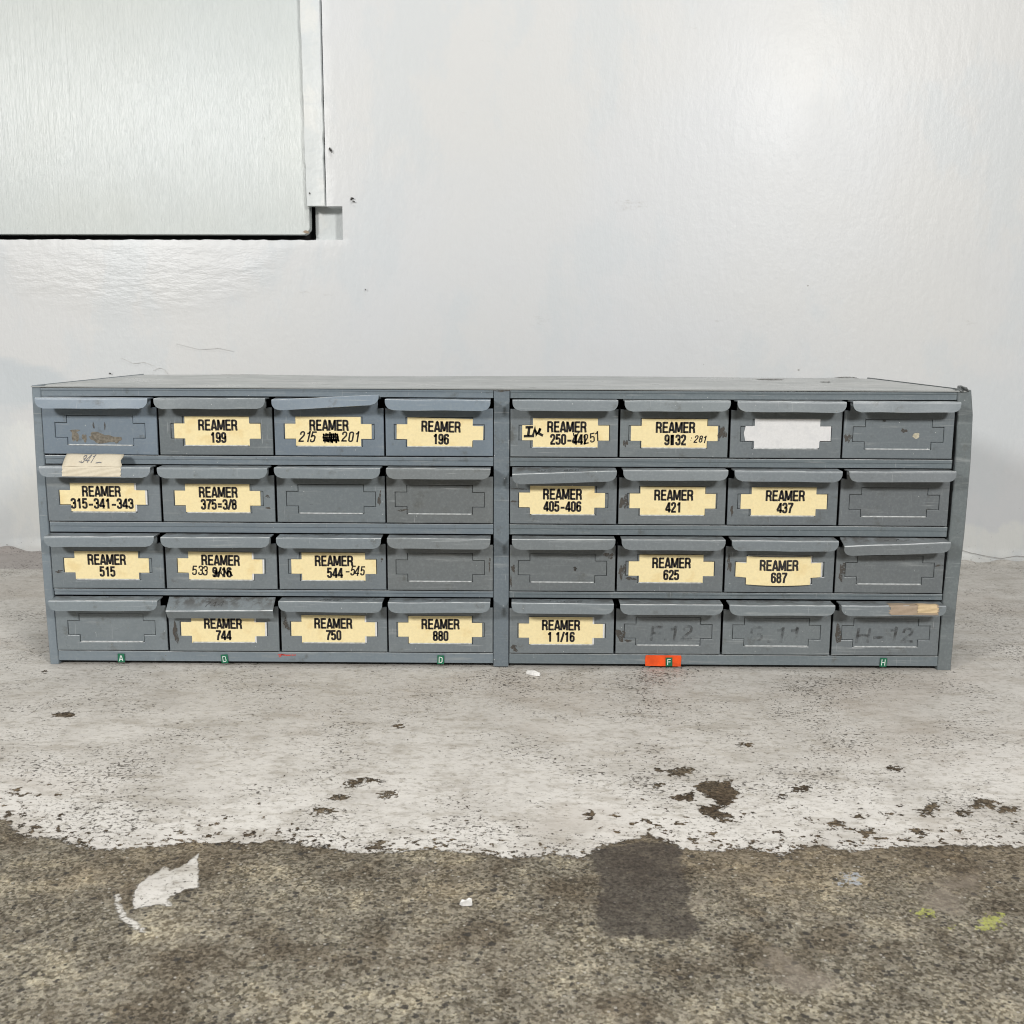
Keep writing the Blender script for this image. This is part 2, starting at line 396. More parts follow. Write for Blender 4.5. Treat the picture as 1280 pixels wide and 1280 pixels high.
def blob(name, cx, cz, rx, rz, mat, parent, y, seed=0, n=22, rag=0.3, lab=None):
    """small ragged flat mark lying on a vertical face"""
    r = random.Random(seed); vs = [(cx, y, cz)]
    ph = [r.uniform(0, 6.28) for _ in range(4)]
    for i in range(n):
        a = 2 * math.pi * i / n
        k = 1 + rag * (0.5 * math.sin(2 * a + ph[0]) + 0.4 * math.sin(3 * a + ph[1]) + 0.35 * math.sin(5 * a + ph[2]) + r.uniform(-.3, .3))
        vs.append((cx + rx * k * math.cos(a), y, cz + rz * k * math.sin(a)))
    fs = [(0, 1 + i, 1 + (i + 1) % n) for i in range(n)]
    return link(name, mesh(name, vs, fs), mat, parent)

# ------------------------------------------------------------------ lettering
def fillet(pts, r, closed=False, n=6):
    P = [Vector((p[0], p[1])) for p in pts]; out = []; N = len(P)
    for i in range(N):
        if not closed and i in (0, N - 1): out.append(P[i]); continue
        a, b, c = P[i - 1], P[i], P[(i + 1) % N]
        u = (a - b); v = (c - b); lu, lv = u.length, v.length
        if lu < 1e-6 or lv < 1e-6: out.append(b); continue
        u /= lu; v /= lv
        ang = math.acos(max(-1, min(1, u.dot(v))))
        if r <= 0 or ang > 3.0 or ang < 0.9: out.append(b); continue
        d = min(r / math.tan(ang / 2), lu * 0.49, lv * 0.49)
        rr = d * math.tan(ang / 2)
        p0, p1 = b + u * d, b + v * d
        cen = b + (u + v).normalized() * (rr / math.sin(ang / 2))
        a0 = math.atan2(p0.y - cen.y, p0.x - cen.x); a1 = math.atan2(p1.y - cen.y, p1.x - cen.x)
        da = (a1 - a0 + math.pi) % (2 * math.pi) - math.pi
        for k in range(n + 1):
            t = a0 + da * k / n; out.append(Vector((cen.x + rr * math.cos(t), cen.y + rr * math.sin(t))))
    return out
L_, R_, T_, B_ = 0.085, 0.375, 0.925, 0.075
# glyph -> (advance, [(points, fillet radius, closed)])
G = {
 '0': (.50, [([(L_, B_), (R_, B_), (R_, T_), (L_, T_)], .145, True)]),
 '1': (.50, [([(.27, 0), (.27, 1)], 0, False), ([(.07, .76), (.2, .78), (.27, .96)], .05, False)]),
 '2': (.50, [([(L_, .66), (L_, T_), (R_, T_), (R_, .60), (.11, .20), (.10, B_)], .14, False), ([(.02, B_), (.46, B_)], 0, False)]),
 '3': (.50, [([(L_, .70), (L_, T_), (R_, T_), (R_, .54), (.18, .54)], .14, False), ([(.18, .52), (R_ + .01, .52), (R_ + .01, B_), (L_, B_), (L_, .30)], .14, False)]),
 '4': (.50, [([(.34, 0), (.34, 1)], 0, False), ([(.32, .95), (.05, .30), (.05, .28)], 0, False), ([(0, .25), (.48, .25)], 0, False)]),
 '5': (.50, [([(R_ + .05, T_), (L_ + .02, T_), (L_, .50)], 0, False), ([(L_, .45), (L_, .60), (R_, .60), (R_, B_), (L_, B_), (L_, .28)], .14, False)]),
 '6': (.50, [([(L_, B_), (R_, B_), (R_, .58), (L_, .58)], .14, True), ([(L_, .35), (L_, T_), (R_, T_), (R_, .73)], .14, False)]),
 '7': (.50, [([(.02, T_), (.43, T_), (.42, .86), (.24, .45), (.18, 0)], .05, False)]),
 '8': (.50, [([(L_, B_), (R_, B_), (R_, .53), (L_, .53)], .14, True), ([(L_ + .01, .53), (R_ - .01, .53), (R_ - .01, T_), (L_ + .01, T_)], .13, True)]),
 '9': (.50, [([(L_, .42), (R_, .42), (R_, T_), (L_, T_)], .14, True), ([(R_, .65), (R_, B_), (L_, B_), (L_, .27)], .14, False)]),
 'R': (.585, [([(.085, 0), (.085, 1)], 0, False), ([(.085, T_), (.44, T_), (.44, .50), (.085, .50)], .15, False), ([(.30, .47), (.42, .40), (.44, .12), (.47, 0)], .08, False)]),
 'E': (.525, [([(.085, 0), (.085, 1)], 0, False), ([(.085, T_), (.48, T_)], 0, False), ([(.085, .52), (.45, .52)], 0, False), ([(.085, B_), (.49, B_)], 0, False)]),
 'A': (.56, [([(.07, 0), (.245, .93)], 0, False), ([(.49, 0), (.315, .93)], 0, False), ([(.20, .93), (.36, .93)], 0, False), ([(.15, .26), (.41, .26)], 0, False)]),
 'M': (.72, [([(.085, 0), (.085, 1)], 0, False), ([(.60, 0), (.60, 1)], 0, False), ([(.12, .96), (.34, .08)], 0, False), ([(.565, .96), (.34, .08)], 0, False)]),
 'B': (.56, [([(.085, 0), (.085, 1)], 0, False), ([(.085, T_), (.42, T_), (.42, .53), (.085, .53)], .15, False), ([(.085, .53), (.45, .53), (.45, B_), (.085, B_)], .15, False)]),
 'D': (.56, [([(.085, 0), (.085, 1)], 0, False), ([(.085, T_), (.45, T_), (.45, B_), (.085, B_)], .2, False)]),
 'F': (.50, [([(.085, 0), (.085, 1)], 0, False), ([(.085, T_), (.46, T_)], 0, False), ([(.085, .52), (.42, .52)], 0, False)]),
 'H': (.58, [([(.085, 0), (.085, 1)], 0, False), ([(.475, 0), (.475, 1)], 0, False), ([(.085, .5), (.475, .5)], 0, False)]),
 'G': (.56, [([(.44, .72), (.44, T_), (.085, T_), (.085, B_), (.44, B_), (.44, .45), (.28, .45)], .15, False)]),
 'I': (.26, [([(.13, 0), (.13, 1)], 0, False)]),
 '/': (.34, [([(.02, -.02), (.31, 1.02)], 0, False)]),
 '-': (.52, [([(.07, .38), (.45, .38)], 0, False)]),
 '=': (.52, [([(.07, .28), (.44, .28)], 0, False), ([(.07, .52), (.44, .52)], 0, False)]),
 ':': (.26, [([(.10, .30), (.17, .30)], 0, False), ([(.10, .62), (.17, .62)], 0, False)]),
 '.': (.24, [([(.07, .06), (.17, .06)], 0, False)]),
 ' ': (.27, []),
}
def layout(s, h, x=0.0, z=0.0, align='C', slant=0.0, jit=0.0, wide=1.0, seed=1, rot=0.0):
    """stroke paths of a line of text: cap height h, baseline z"""
    r = random.Random(seed); paths = []; pen = 0.0
    for ch in s:
        adv, gl = G[ch]
        jx, jz, js = r.uniform(-jit, jit), r.uniform(-jit, jit), r.uniform(-jit, jit)
        for pts, rad, cl in gl:
            p = fillet(pts, rad, cl)
            paths.append(([(pen + jx + (q.x * wide + (q.y - .5) * (slant + js)) , q.y * (1 + js) + jz) for q in p], cl))
        pen += adv * wide
    off = {'C': -pen / 2, 'L': 0, 'R': -pen}[align]
    c_, s_ = math.cos(rot), math.sin(rot)
    out = []
    for p, cl in paths:
        q = [((a + off) * h, b * h) for a, b in p]
        out.append(([(x + a * c_ - b * s_, z + a * s_ + b * c_) for a, b in q], cl))
    return out
def ribbon(paths, w, fn, vs=None, fs=None):
    """flat ink strokes of width w along the paths; fn maps (u, v) to a point"""
    vs = [] if vs is None else vs; fs = [] if fs is None else fs
    for pts, cl in paths:
        P = [Vector(p) for p in pts]
        P = [p for i, p in enumerate(P) if i == 0 or (p - P[i - 1]).length > 1e-7]
        N = len(P)
        if N < 2: continue
        b0 = len(vs)
        for i in range(N):
            d1 = (P[i] - P[i - 1]) if (i > 0 or cl) else (P[1] - P[0])
            d2 = (P[(i + 1) % N] - P[i]) if (i < N - 1 or cl) else d1
            d1 = d1.normalized(); d2 = d2.normalized()
            t = d1 + d2
            t = t.normalized() if t.length > 0.3 else d2
            nrm = Vector((-t.y, t.x))
            k = 1 / max(0.6, nrm.dot(Vector((-d2.y, d2.x))))
            ww = w * 0.5 * min(k, 1.5)
            for sg in (1, -1):
                q = P[i] + nrm * ww * sg
                vs.append(fn(q.x, q.y))
        for i in range(N if cl else N - 1):
            a = b0 + 2 * i; b = b0 + 2 * ((i + 1) % N)
            fs.append((a, a + 1, b + 1, b))
    return vs, fs
def ink(name, paths, w, fn, mat, parent):
    vs, fs = ribbon(paths, w, fn)
    return link(name, mesh(name, vs, fs), mat, parent)

# measured outlines of paint, chips and stains on the floor (metres)
FL_EDGE = [(-0.693, -0.3248), (-0.459, -0.3177), (-0.3521, -0.3176), (-0.3223, -0.3242), (-0.3063, -0.3411), (-0.293, -0.353), (-0.2697, -0.3542), (-0.2468, -0.367), (-0.2267, -0.3677), (-0.2034, -0.3636), (-0.1847, -0.3597), (-0.1647, -0.3593), (-0.1452, -0.3574), (-0.1258, -0.3544), (-0.1092, -0.3621), (-0.0782, -0.3693), (-0.0539, -0.3663), (-0.0295, -0.3633), (-0.0044, -0.3706), (0.0153, -0.3753), (0.0398, -0.3698), (0.059, -0.377), (0.0648, -0.3617), (0.0883, -0.3508), (0.1015, -0.3451), (0.1224, -0.3581), (0.1435, -0.3655), (0.1644, -0.36), (0.1824, -0.3674), (0.2057, -0.3541), (0.2284, -0.3615), (0.2652, -0.3557), (0.2909, -0.3537), (0.3348, -0.3561), (0.3894, -0.3562), (0.6564, -0.362)]
FL_ISL = [[(-0.1767, -0.3719), (-0.173, -0.3858), (-0.1639, -0.4144), (-0.1707, -0.4128), (-0.1731, -0.4181), (-0.1778, -0.4225), (-0.1775, -0.4268), (-0.1701, -0.4359), (-0.177, -0.4319), (-0.1817, -0.4311), (-0.1933, -0.4363), (-0.1985, -0.425), (-0.2006, -0.4097), (-0.1965, -0.3981), (-0.1933, -0.3933), (-0.1946, -0.3861), (-0.1874, -0.3932), (-0.1846, -0.3908), (-0.1802, -0.3859), (-0.1789, -0.3785)], [(-0.2102, -0.4209), (-0.2068, -0.4208), (-0.2009, -0.4335), (-0.1939, -0.4437), (-0.1863, -0.4495), (-0.1782, -0.4583), (-0.1818, -0.4592), (-0.1907, -0.4523), (-0.1975, -0.4457), (-0.2047, -0.4336)]]
FL_CHIPS = [[(0.1289, -0.239), (0.1415, -0.2329), (0.1482, -0.2372), (0.1454, -0.2459), (0.1289, -0.2491)], [(0.1435, -0.2668), (0.1546, -0.2597), (0.1706, -0.2581), (0.1719, -0.273), (0.1725, -0.2815), (0.1676, -0.2943), (0.1571, -0.3068), (0.1623, -0.3157), (0.1485, -0.3172), (0.1408, -0.3161), (0.1436, -0.2991), (0.1542, -0.2964), (0.1487, -0.2773)], [(0.1249, -0.2878), (0.1282, -0.2839), (0.1325, -0.2833), (0.1382, -0.2821), (0.1387, -0.2876), (0.1344, -0.293), (0.1314, -0.2904), (0.1255, -0.2932)], [(0.1171, -0.2392), (0.1192, -0.2361), (0.1219, -0.2356), (0.1256, -0.2347), (0.1259, -0.2391), (0.1231, -0.2435), (0.1212, -0.2413), (0.1174, -0.2436)], [(0.1144, -0.2659), (0.1164, -0.2631), (0.1191, -0.2626), (0.1226, -0.2617), (0.1229, -0.2658), (0.1202, -0.2699), (0.1184, -0.2679), (0.1147, -0.27)], [(0.2906, -0.3045), (0.2953, -0.2971), (0.2988, -0.296), (0.3036, -0.2938), (0.3006, -0.3043), (0.2941, -0.3146), (0.2936, -0.3096), (0.2877, -0.3147)], [(0.3277, -0.2927), (0.3333, -0.2878), (0.339, -0.287), (0.3468, -0.2854), (0.3455, -0.2924), (0.3381, -0.2994), (0.3351, -0.296), (0.3266, -0.2996)], [(0.2212, -0.3263), (0.2243, -0.3214), (0.227, -0.3207), (0.2308, -0.3192), (0.2296, -0.3262), (0.2255, -0.3331), (0.2244, -0.3297), (0.2201, -0.3332)], [(0.3452, -0.3023), (0.3486, -0.2984), (0.3514, -0.2978), (0.3553, -0.2966), (0.3536, -0.3022), (0.349, -0.3077), (0.3481, -0.305), (0.3436, -0.3078)], [(0.2118, -0.2706), (0.2152, -0.2675), (0.2193, -0.2669), (0.2247, -0.266), (0.2249, -0.2703), (0.2204, -0.2747), (0.2178, -0.2726), (0.212, -0.2749)], [(0.0626, -0.3154), (0.0642, -0.3106), (0.0663, -0.3098), (0.0691, -0.3084), (0.0693, -0.3153), (0.0672, -0.3221), (0.0657, -0.3188), (0.0629, -0.3222)], [(0.313, -0.3086), (0.3163, -0.3054), (0.3195, -0.3049), (0.3239, -0.3039), (0.323, -0.3084), (0.3186, -0.313), (0.3171, -0.3108), (0.3122, -0.3131)], [(0.1957, -0.2853), (0.1978, -0.2823), (0.2, -0.2818), (0.203, -0.2809), (0.2026, -0.2851), (0.1999, -0.2893), (0.1987, -0.2873), (0.1954, -0.2894)], [(0.1916, -0.1904), (0.1945, -0.1872), (0.1979, -0.1867), (0.2025, -0.1857), (0.2026, -0.1902), (0.1989, -0.1948), (0.1966, -0.1926), (0.1918, -0.1949)], [(0.2916, -0.2349), (0.2938, -0.232), (0.2959, -0.2316), (0.2989, -0.2307), (0.2981, -0.2348), (0.2951, -0.2388), (0.2941, -0.2368), (0.2908, -0.2389)], [(0.2583, -0.3205), (0.2609, -0.316), (0.2627, -0.3153), (0.2653, -0.3139), (0.2636, -0.3204), (0.2601, -0.3268), (0.2599, -0.3237), (0.2567, -0.3269)], [(0.2407, -0.3387), (0.2436, -0.3337), (0.2457, -0.333), (0.2488, -0.3315), (0.2471, -0.3385), (0.2433, -0.3454), (0.2428, -0.342), (0.2391, -0.3455)], [(-0.1104, -0.292), (-0.1085, -0.2882), (-0.1047, -0.2876), (-0.0997, -0.2864), (-0.0975, -0.2918), (-0.0999, -0.2972), (-0.1035, -0.2946), (-0.1082, -0.2974)], [(-0.1177, -0.3114), (-0.1153, -0.3077), (-0.1108, -0.3071), (-0.1049, -0.306), (-0.1025, -0.3111), (-0.1054, -0.3163), (-0.1096, -0.3138), (-0.1152, -0.3164)], [(-0.1022, -0.2665), (-0.1009, -0.2631), (-0.0982, -0.2626), (-0.0947, -0.2616), (-0.0931, -0.2663), (-0.0946, -0.2711), (-0.0973, -0.2688), (-0.1005, -0.2712)], [(-0.0912, -0.2636), (-0.0887, -0.2592), (-0.084, -0.2585), (-0.0779, -0.2571), (-0.0755, -0.2633), (-0.0787, -0.2695), (-0.083, -0.2665), (-0.0888, -0.2697)], [(-0.077, -0.2847), (-0.0742, -0.2814), (-0.0694, -0.2809), (-0.0631, -0.2799), (-0.0609, -0.2844), (-0.0644, -0.289), (-0.0687, -0.2868), (-0.0748, -0.2892)], [(-0.0797, -0.3389), (-0.0789, -0.3353), (-0.0769, -0.3348), (-0.0744, -0.3337), (-0.073, -0.3388), (-0.074, -0.3438), (-0.076, -0.3413), (-0.0783, -0.3439)], [(-0.072, -0.3572), (-0.0711, -0.3539), (-0.069, -0.3533), (-0.0663, -0.3523), (-0.065, -0.3571), (-0.0661, -0.3618), (-0.0682, -0.3595), (-0.0707, -0.3619)], [(-0.0829, -0.1552), (-0.0816, -0.152), (-0.0791, -0.1515), (-0.0758, -0.1506), (-0.0745, -0.155), (-0.0761, -0.1595), (-0.0784, -0.1573), (-0.0816, -0.1596)], [(-0.2853, -0.3242), (-0.2859, -0.3205), (-0.2848, -0.3199), (-0.2833, -0.3188), (-0.2806, -0.3241), (-0.2795, -0.3293), (-0.2818, -0.3267), (-0.2826, -0.3293)], [(-0.3688, -0.1361), (-0.3669, -0.1321), (-0.3619, -0.1314), (-0.3553, -0.1302), (-0.3512, -0.1358), (-0.3532, -0.1414), (-0.3588, -0.1388), (-0.3646, -0.1417)], [(-0.4308, -0.0243), (-0.4311, -0.0214), (-0.4298, -0.021), (-0.4283, -0.0201), (-0.4259, -0.0242), (-0.4253, -0.0284), (-0.4274, -0.0264), (-0.4284, -0.0285)], [(-0.3346, -0.2864), (-0.3344, -0.2839), (-0.3326, -0.2835), (-0.3303, -0.2827), (-0.3279, -0.2863), (-0.3279, -0.2898), (-0.3304, -0.2881), (-0.3322, -0.2899)]]
FL_STAIN = [[(0.0619, -0.3695), (0.0648, -0.3628), (0.0984, -0.3506), (0.1203, -0.3555), (0.1175, -0.3999), (0.1147, -0.4347), (0.1178, -0.4583), (0.1003, -0.4616), (0.0794, -0.4604), (0.0647, -0.4584), (0.0605, -0.4437), (0.0664, -0.4008)]]
FL_PALE = [[(0.2456, -0.4157), (0.264, -0.3975), (0.3005, -0.3779), (0.2945, -0.397), (0.2753, -0.4153), (0.2687, -0.4364), (0.2488, -0.4367)], [(0.1492, -0.469), (0.1601, -0.467), (0.1684, -0.4897), (0.1903, -0.496), (0.1843, -0.5089), (0.1514, -0.5094), (0.1439, -0.4832)], [(-0.0452, -0.3914), (-0.0429, -0.386), (-0.0386, -0.3851), (-0.033, -0.3835), (-0.0309, -0.3911), (-0.0338, -0.3987), (-0.0377, -0.395), (-0.043, -0.3988)], [(0.1143, -0.4264), (0.1179, -0.4204), (0.1221, -0.4195), (0.1279, -0.4176), (0.1277, -0.4262), (0.1229, -0.4346), (0.1203, -0.4305), (0.1143, -0.4347)]]
FL_YELLOW = [[(0.2696, -0.442), (0.2757, -0.4351), (0.281, -0.4341), (0.2883, -0.432), (0.2855, -0.4417), (0.2773, -0.4513), (0.2754, -0.4466), (0.2671, -0.4514)], [(0.2387, -0.4332), (0.2421, -0.43), (0.2456, -0.4294), (0.2504, -0.4284), (0.2498, -0.433), (0.2453, -0.4376), (0.2434, -0.4354), (0.2381, -0.4377)], [(0.2515, -0.4476), (0.2529, -0.4461), (0.2541, -0.4458), (0.2559, -0.4454), (0.2554, -0.4475), (0.2535, -0.4497), (0.253, -0.4486), (0.251, -0.4497)]]
FL_BLUE = [[(0.2086, -0.3966), (0.212, -0.3913), (0.2151, -0.3905), (0.2194, -0.3889), (0.218, -0.3964), (0.2133, -0.4038), (0.2121, -0.4002), (0.2073, -0.4039)]]
FL_FAR = [(-0.9968, 0.3984), (-0.788, 0.4093), (-0.6814, 0.4123), (-0.6151, 0.4093), (-0.5279, 0.4069), (-0.6061, 0.6115), (-1.1459, 0.6074)]

# ------------------------------------------------------------------ floor
def poly_sd(P, poly):
    """signed distance of points P (n,2) to a closed polygon, positive inside"""
    V = np.array(poly); n = len(V)
    d = np.full(len(P), 1e9); inside = np.zeros(len(P), bool)
    for i in range(n):
        a = V[i]; b = V[(i + 1) % n]; e = b - a; w = P - a
        t = np.clip((w @ e) / max(e @ e, 1e-12), 0, 1)
        q = w - t[:, None] * e
        d = np.minimum(d, (q ** 2).sum(1))
        c1 = (a[1] <= P[:, 1]) & (b[1] > P[:, 1]); c2 = (a[1] > P[:, 1]) & (b[1] <= P[:, 1])
        cr = e[0] * w[:, 1] - e[1] * w[:, 0]
        inside ^= (c1 & (cr > 0)) | (c2 & (cr < 0))
    return np.where(inside, 1, -1) * np.sqrt(d)
def union(P, polys):
    return np.max([poly_sd(P, p) for p in polys], axis=0)
def lines(a, b, step, lo, hi, n):
    mid = list(np.arange(a, b + 1e-9, step))
    return list(np.linspace(lo, a, n)[:-1]) + mid + list(np.linspace(mid[-1], hi, n)[1:])
def add_attr(me, name, vals):
    at = me.attributes.new(name, 'FLOAT', 'POINT')
    at.data.foreach_set('value', np.asarray(vals, np.float32))

WY, WS = 0.513735, -0.025941
def build_floor():
    xs = np.array(lines(-0.78, 0.78, 0.0026, -2.4, 2.4, 8)); ys = np.array(lines(-0.56, 0.56, 0.0026, -2.2, 0.75, 6))
    nx, ny = len(xs), len(ys)
    X, Y = np.meshgrid(xs, ys)
    P = np.stack([X.ravel(), Y.ravel()], 1)
    z = (np.sin(P[:, 0] * 9 + 1) * np.sin(P[:, 1] * 7) * 0.0004)
    z = np.where(P[:, 1] > -0.05, z * 0.3, z) - 0.0003
    yw = WY + WS * P[:, 0] - 0.004
    lump = 0.0045 + 0.0030 * np.sin(P[:, 0] * 23 + 1) + 0.0022 * np.sin(P[:, 0] * 61 + 2) + 0.0016 * np.sin(P[:, 0] * 137)
    f = np.clip((P[:, 1] - yw + 0.016) / 0.014, 0, 1)
    z = z + np.clip(lump, 0, 1) * f * f * (3 - 2 * f)
    vs = np.column_stack([P, z])
    i = np.arange(nx * ny).reshape(ny, nx)
    fs = np.stack([i[:-1, :-1], i[:-1, 1:], i[1:, 1:], i[1:, :-1]], -1).reshape(-1, 4)
    me = bpy.data.meshes.new('floor'); me.from_pydata(vs.tolist(), [], fs.tolist()); me.update()
    region = [(-3, -0.33)] + FL_EDGE + [(3, -0.37), (3, 2), (-3, 2)]
    paint = poly_sd(P, region)
    add_attr(me, 'island', union(P, FL_ISL))
    add_attr(me, 'chip', union(P, FL_CHIPS))
    add_attr(me, 'paint', paint)
    add_attr(me, 'stain', union(P, FL_STAIN)); add_attr(me, 'pale', union(P, FL_PALE))
    add_attr(me, 'yellow', union(P, FL_YELLOW)); add_attr(me, 'blue', union(P, FL_BLUE)); add_attr(me, 'far', poly_sd(P, FL_FAR))
    for p in me.polygons: p.use_smooth = True
    ob = link('floor', me, 'floor'); ob['kind'] = 'structure'
build_floor()

def flake(x, y, sx, sy, rot, seed, label):
    r = random.Random(seed); bm = bmesh.new(); n = 11
    lo, hi = [], []
    for i in range(n):
        a = 2 * math.pi * i / n; k = 1 + r.uniform(-.3, .3)
        px, py = sx * k * math.cos(a), sy * k * math.sin(a)
        c, s = math.cos(rot), math.sin(rot)
        q = (px * c - py * s, px * s + py * c)
        lo.append(bm.verts.new((*q, 0))); hi.append(bm.verts.new((q[0] * .9, q[1] * .9, 0.0012 + r.uniform(0, .0022))))
    for i in range(n): bm.faces.new((lo[i], lo[(i + 1) % n], hi[(i + 1) % n], hi[i]))
    bm.faces.new(hi); bm.faces.new(lo[::-1])
    ob = bm_obj('paint_flake', bm, 'flake', None, (x, y, 0.0)); tag(ob, label, 'paint flake')
flake(0.0335, -0.0219, 0.0075, 0.0035, -0.5, 3, 'curled white paint flake lying on the grey floor close to the cabinet foot')
flake(-0.0098, -0.4292, 0.0032, 0.0017, 0.1, 5, 'small white paint flake lying on the bare brown concrete')

# ------------------------------------------------------------------ wall with the hatch opening
def build_wall():
    us = lines(-0.84, 0.84, 0.006, -2.4, 2.4, 6); zs = lines(-0.02, 0.84, 0.006, -0.06, 2.4, 6)
    def snap(L, vals):
        L = sorted(L)
        for v in vals:
            i = min(range(len(L)), key=lambda k: abs(L[k] - v)); L[i] = v
        return L
    us = snap(us, (-0.2485, -0.2265)); zs = snap(zs, (0.442, 0.487))
    hole = lambda u, z: (z > 0.442 and u < -0.2485) or (0.442 < z < 0.487 and u < -0.2265)
    bm = grid_cells(us, zs, lambda u, z: not hole(u, z))
    r = random.Random(4)
    for v in bm.verts:
        u, z = v.co.x, v.co.z
        v.co.y += 0.0005 * math.sin(u * 4 + 2) * math.sin(z * 5 + 1)
        if z < 0.012 and u > -.85: v.co.y -= 0.004 * (0.5 + 0.5 * math.sin(u * 40) * math.sin(u * 97 + 1))
        edge = min(abs(u + .2485) + max(0, .442 - z) * 9, abs(z - .442) + max(0, u + .2265) * 9)
        if edge < 1e-4 and u > -2: v.co.y += r.uniform(0, 0.0012); v.co.z += r.uniform(-.0006, .0006) * (abs(z - .442) < 1e-4)
    # reveal: pull the rim of the opening into the wall
    rim = []
    for e in bm.edges:
        if len(e.link_faces) == 1:
            m = (e.verts[0].co + e.verts[1].co) / 2
            if -2.39 < m.x < -0.2 and 0.43 < m.z < 2.39: rim.append(e)
    g = bmesh.ops.extrude_edge_only(bm, edges=rim)
    for v in g['geom']:
        if isinstance(v, bmesh.types.BMVert): v.co.y += 0.035
    me = bpy.data.meshes.new('wall'); bm.to_mesh(me); bm.free()
    co = np.empty(len(me.vertices) * 3); me.vertices.foreach_get('co', co); co = co.reshape(-1, 3)[:, [0, 2]]
    add_attr(me, 'repaint', np.maximum(poly_sd(co, [(-1.2, -.1), (-1.2, .19), (-.70, .195), (-.655, .20), (-.62, .17), (-.60, -.1)]),
                                       poly_sd(co, [(.50, -.1), (.50, .05), (.62, .06), (.9, .05), (.9, -.1)])))
    add_attr(me, 'bluish', poly_sd(co, [(-1.2, .285), (-.72, .287), (-.65, .278), (-.60, .245), (-.615, .235), (-.64, .212), (-.68, .197), (-1.2, .197)]))
    add_attr(me, 'brushy', poly_sd(co, [(-.72, .435), (-.30, .435), (-.33, .38), (-.44, .345), (-.56, .34), (-.70, .37)]))
    for p in me.polygons: p.use_smooth = True
    me.set_sharp_from_angle(angle=0.6)
    w = link('wall', me, 'wall', None, (0, WY, 0)); w.rotation_euler.z = math.atan(WS)
    tag(w, 'glossy white painted rough wall behind the cabinet with a hatch opening in it', 'wall')
    # thick gloss painted strip beside the hatch
    bm = bmesh.new(); r = random.Random(2); rows = []
    zz = [0.4872 + 0.0125 * k for k in range(154)]
    for k, z in enumerate(zz):
        j = [r.uniform(-.0007, .0007) for _ in range(4)]
        x0, x1 = -0.2762 - 0.0022 * max(0, min(1, (z - .487) / .26)) + j[0], -0.2502 + j[1] * (1.0 if math.sin(k * .21) > -.2 else .3)
        rows.append([bm.verts.new(p) for p in ((x0, .0085, z), (x0 + .0003, -.0008 + j[2], z), (x0 + .0014, -.003 + j[3], z),
                                               ((x0 + x1) / 2, -.0026 + j[2], z), (x1 - .0008, -.003 + j[2], z), (x1, -.001, z), (x1, .0085, z))])
    for a, b in zip(rows, rows[1:]):
        for i in range(7): bm.faces.new((a[i], a[(i + 1) % 7], b[(i + 1) % 7], b[i]))
    bm.faces.new(rows[0]); bm.faces.new(rows[-1][::-1])
    s = bm_obj('trim_strip', bm, 'trim', w)
    for p in s.data.polygons: p.use_smooth = True
    s.data.set_sharp_from_angle(angle=0.45)
    # pale back of the square notch, with a rounded step
    bm = bmesh.new(); box_bm(bm, -0.2705, -0.2225, 0.029, 0.040, 0.438, 0.492)
    bm_obj('notch_back', bm, 'trim', w, bevel=0.0015)
    bm = bmesh.new(); box_bm(bm, -2.4, -0.22, 0.055, 0.06, 0.42, 2.4)
    bm_obj('cavity_back', bm, 'void', w)
    # holes where the plaster has come away
    for i, (u, z, a, b) in enumerate(((-0.2405, .5605, .0021, .0024), (-0.2385, .5575, .001, .0008), (-0.2125, .4965, .0020, .0022), (-0.2098, .4925, .0022, .0008), (-.2702, .5035, .0011, .0012), (-.196, .375, .0009, .0009), (-.561, .258, .0012, .0014))):
        blob('chip_mark', u, z, a, b, 'pit', w, -0.0035 if i != 4 else -.0042, 30 + i, 14, .5)
    # hairline crack low on the right
    pts = [(.585, .022), (.61, .020), (.632, .021), (.655, .014), (.68, .009), (.70, .006), (.72, .010), (.76, .007)]
    vs, fs = ribbon([(fillet(pts, .01), False)], .0009, lambda u, v: (u, -.0045, v))
    link('crack', mesh('crack', vs, fs), 'hairline', w)
    for pts in ([(-.545, .280), (-.527, .272), (-.512, .274), (-.498, .269)], [(-.465, .300), (-.432, .292), (-.405, .294), (-.385, .290)],
                [(-.50, .262), (-.488, .268), (-.479, .258)]):
        vs, fs = ribbon([(fillet(pts, .01), False)], .0006, lambda u, v: (u, -.0018, v))
        link('paint_crack', mesh('paint_crack', vs, fs), 'faint_line', w)
    return w
WALL = build_wall()

def build_hatch():
    h = thing('hatch_panel', 'white painted plywood hatch panel with vertical wood grain set into the wall opening', 'hatch panel', (0, WY, 0))
    h.rotation_euler.z = math.atan(WS)
    out = [(-2.38,   .4500), (-.2905,   .4500)]
    for k in range(1, 9):
        a = -math.pi / 2 + k * math.pi / 2 / 8
        out.append((-.2838 + .0072 * math.cos(a) - .0,   .4572 + .0072 * math.sin(a)))
    out[-1] = (-.2745, .4590); out[-2] = (-.2752, .4563)
    out += [(-.2742, .487), (-.2742, 2.38), (-2.38, 2.38)]
    bm = bmesh.new()
    f = bm.faces.new([bm.verts.new((x, .0095, z)) for x, z in out])
    g = bmesh.ops.extrude_face_region(bm, geom=[f])
    for v in g['geom']:
        if isinstance(v, bmesh.types.BMVert): v.co.y += .016
    bm_obj('board', bm, 'panel', h, bevel=.0008)
    blob('bare_wood_edge', -.2795, .4535, .0045, .0018, 'brown_tape', h, .0093, 5, 16, .4)
build_hatch()

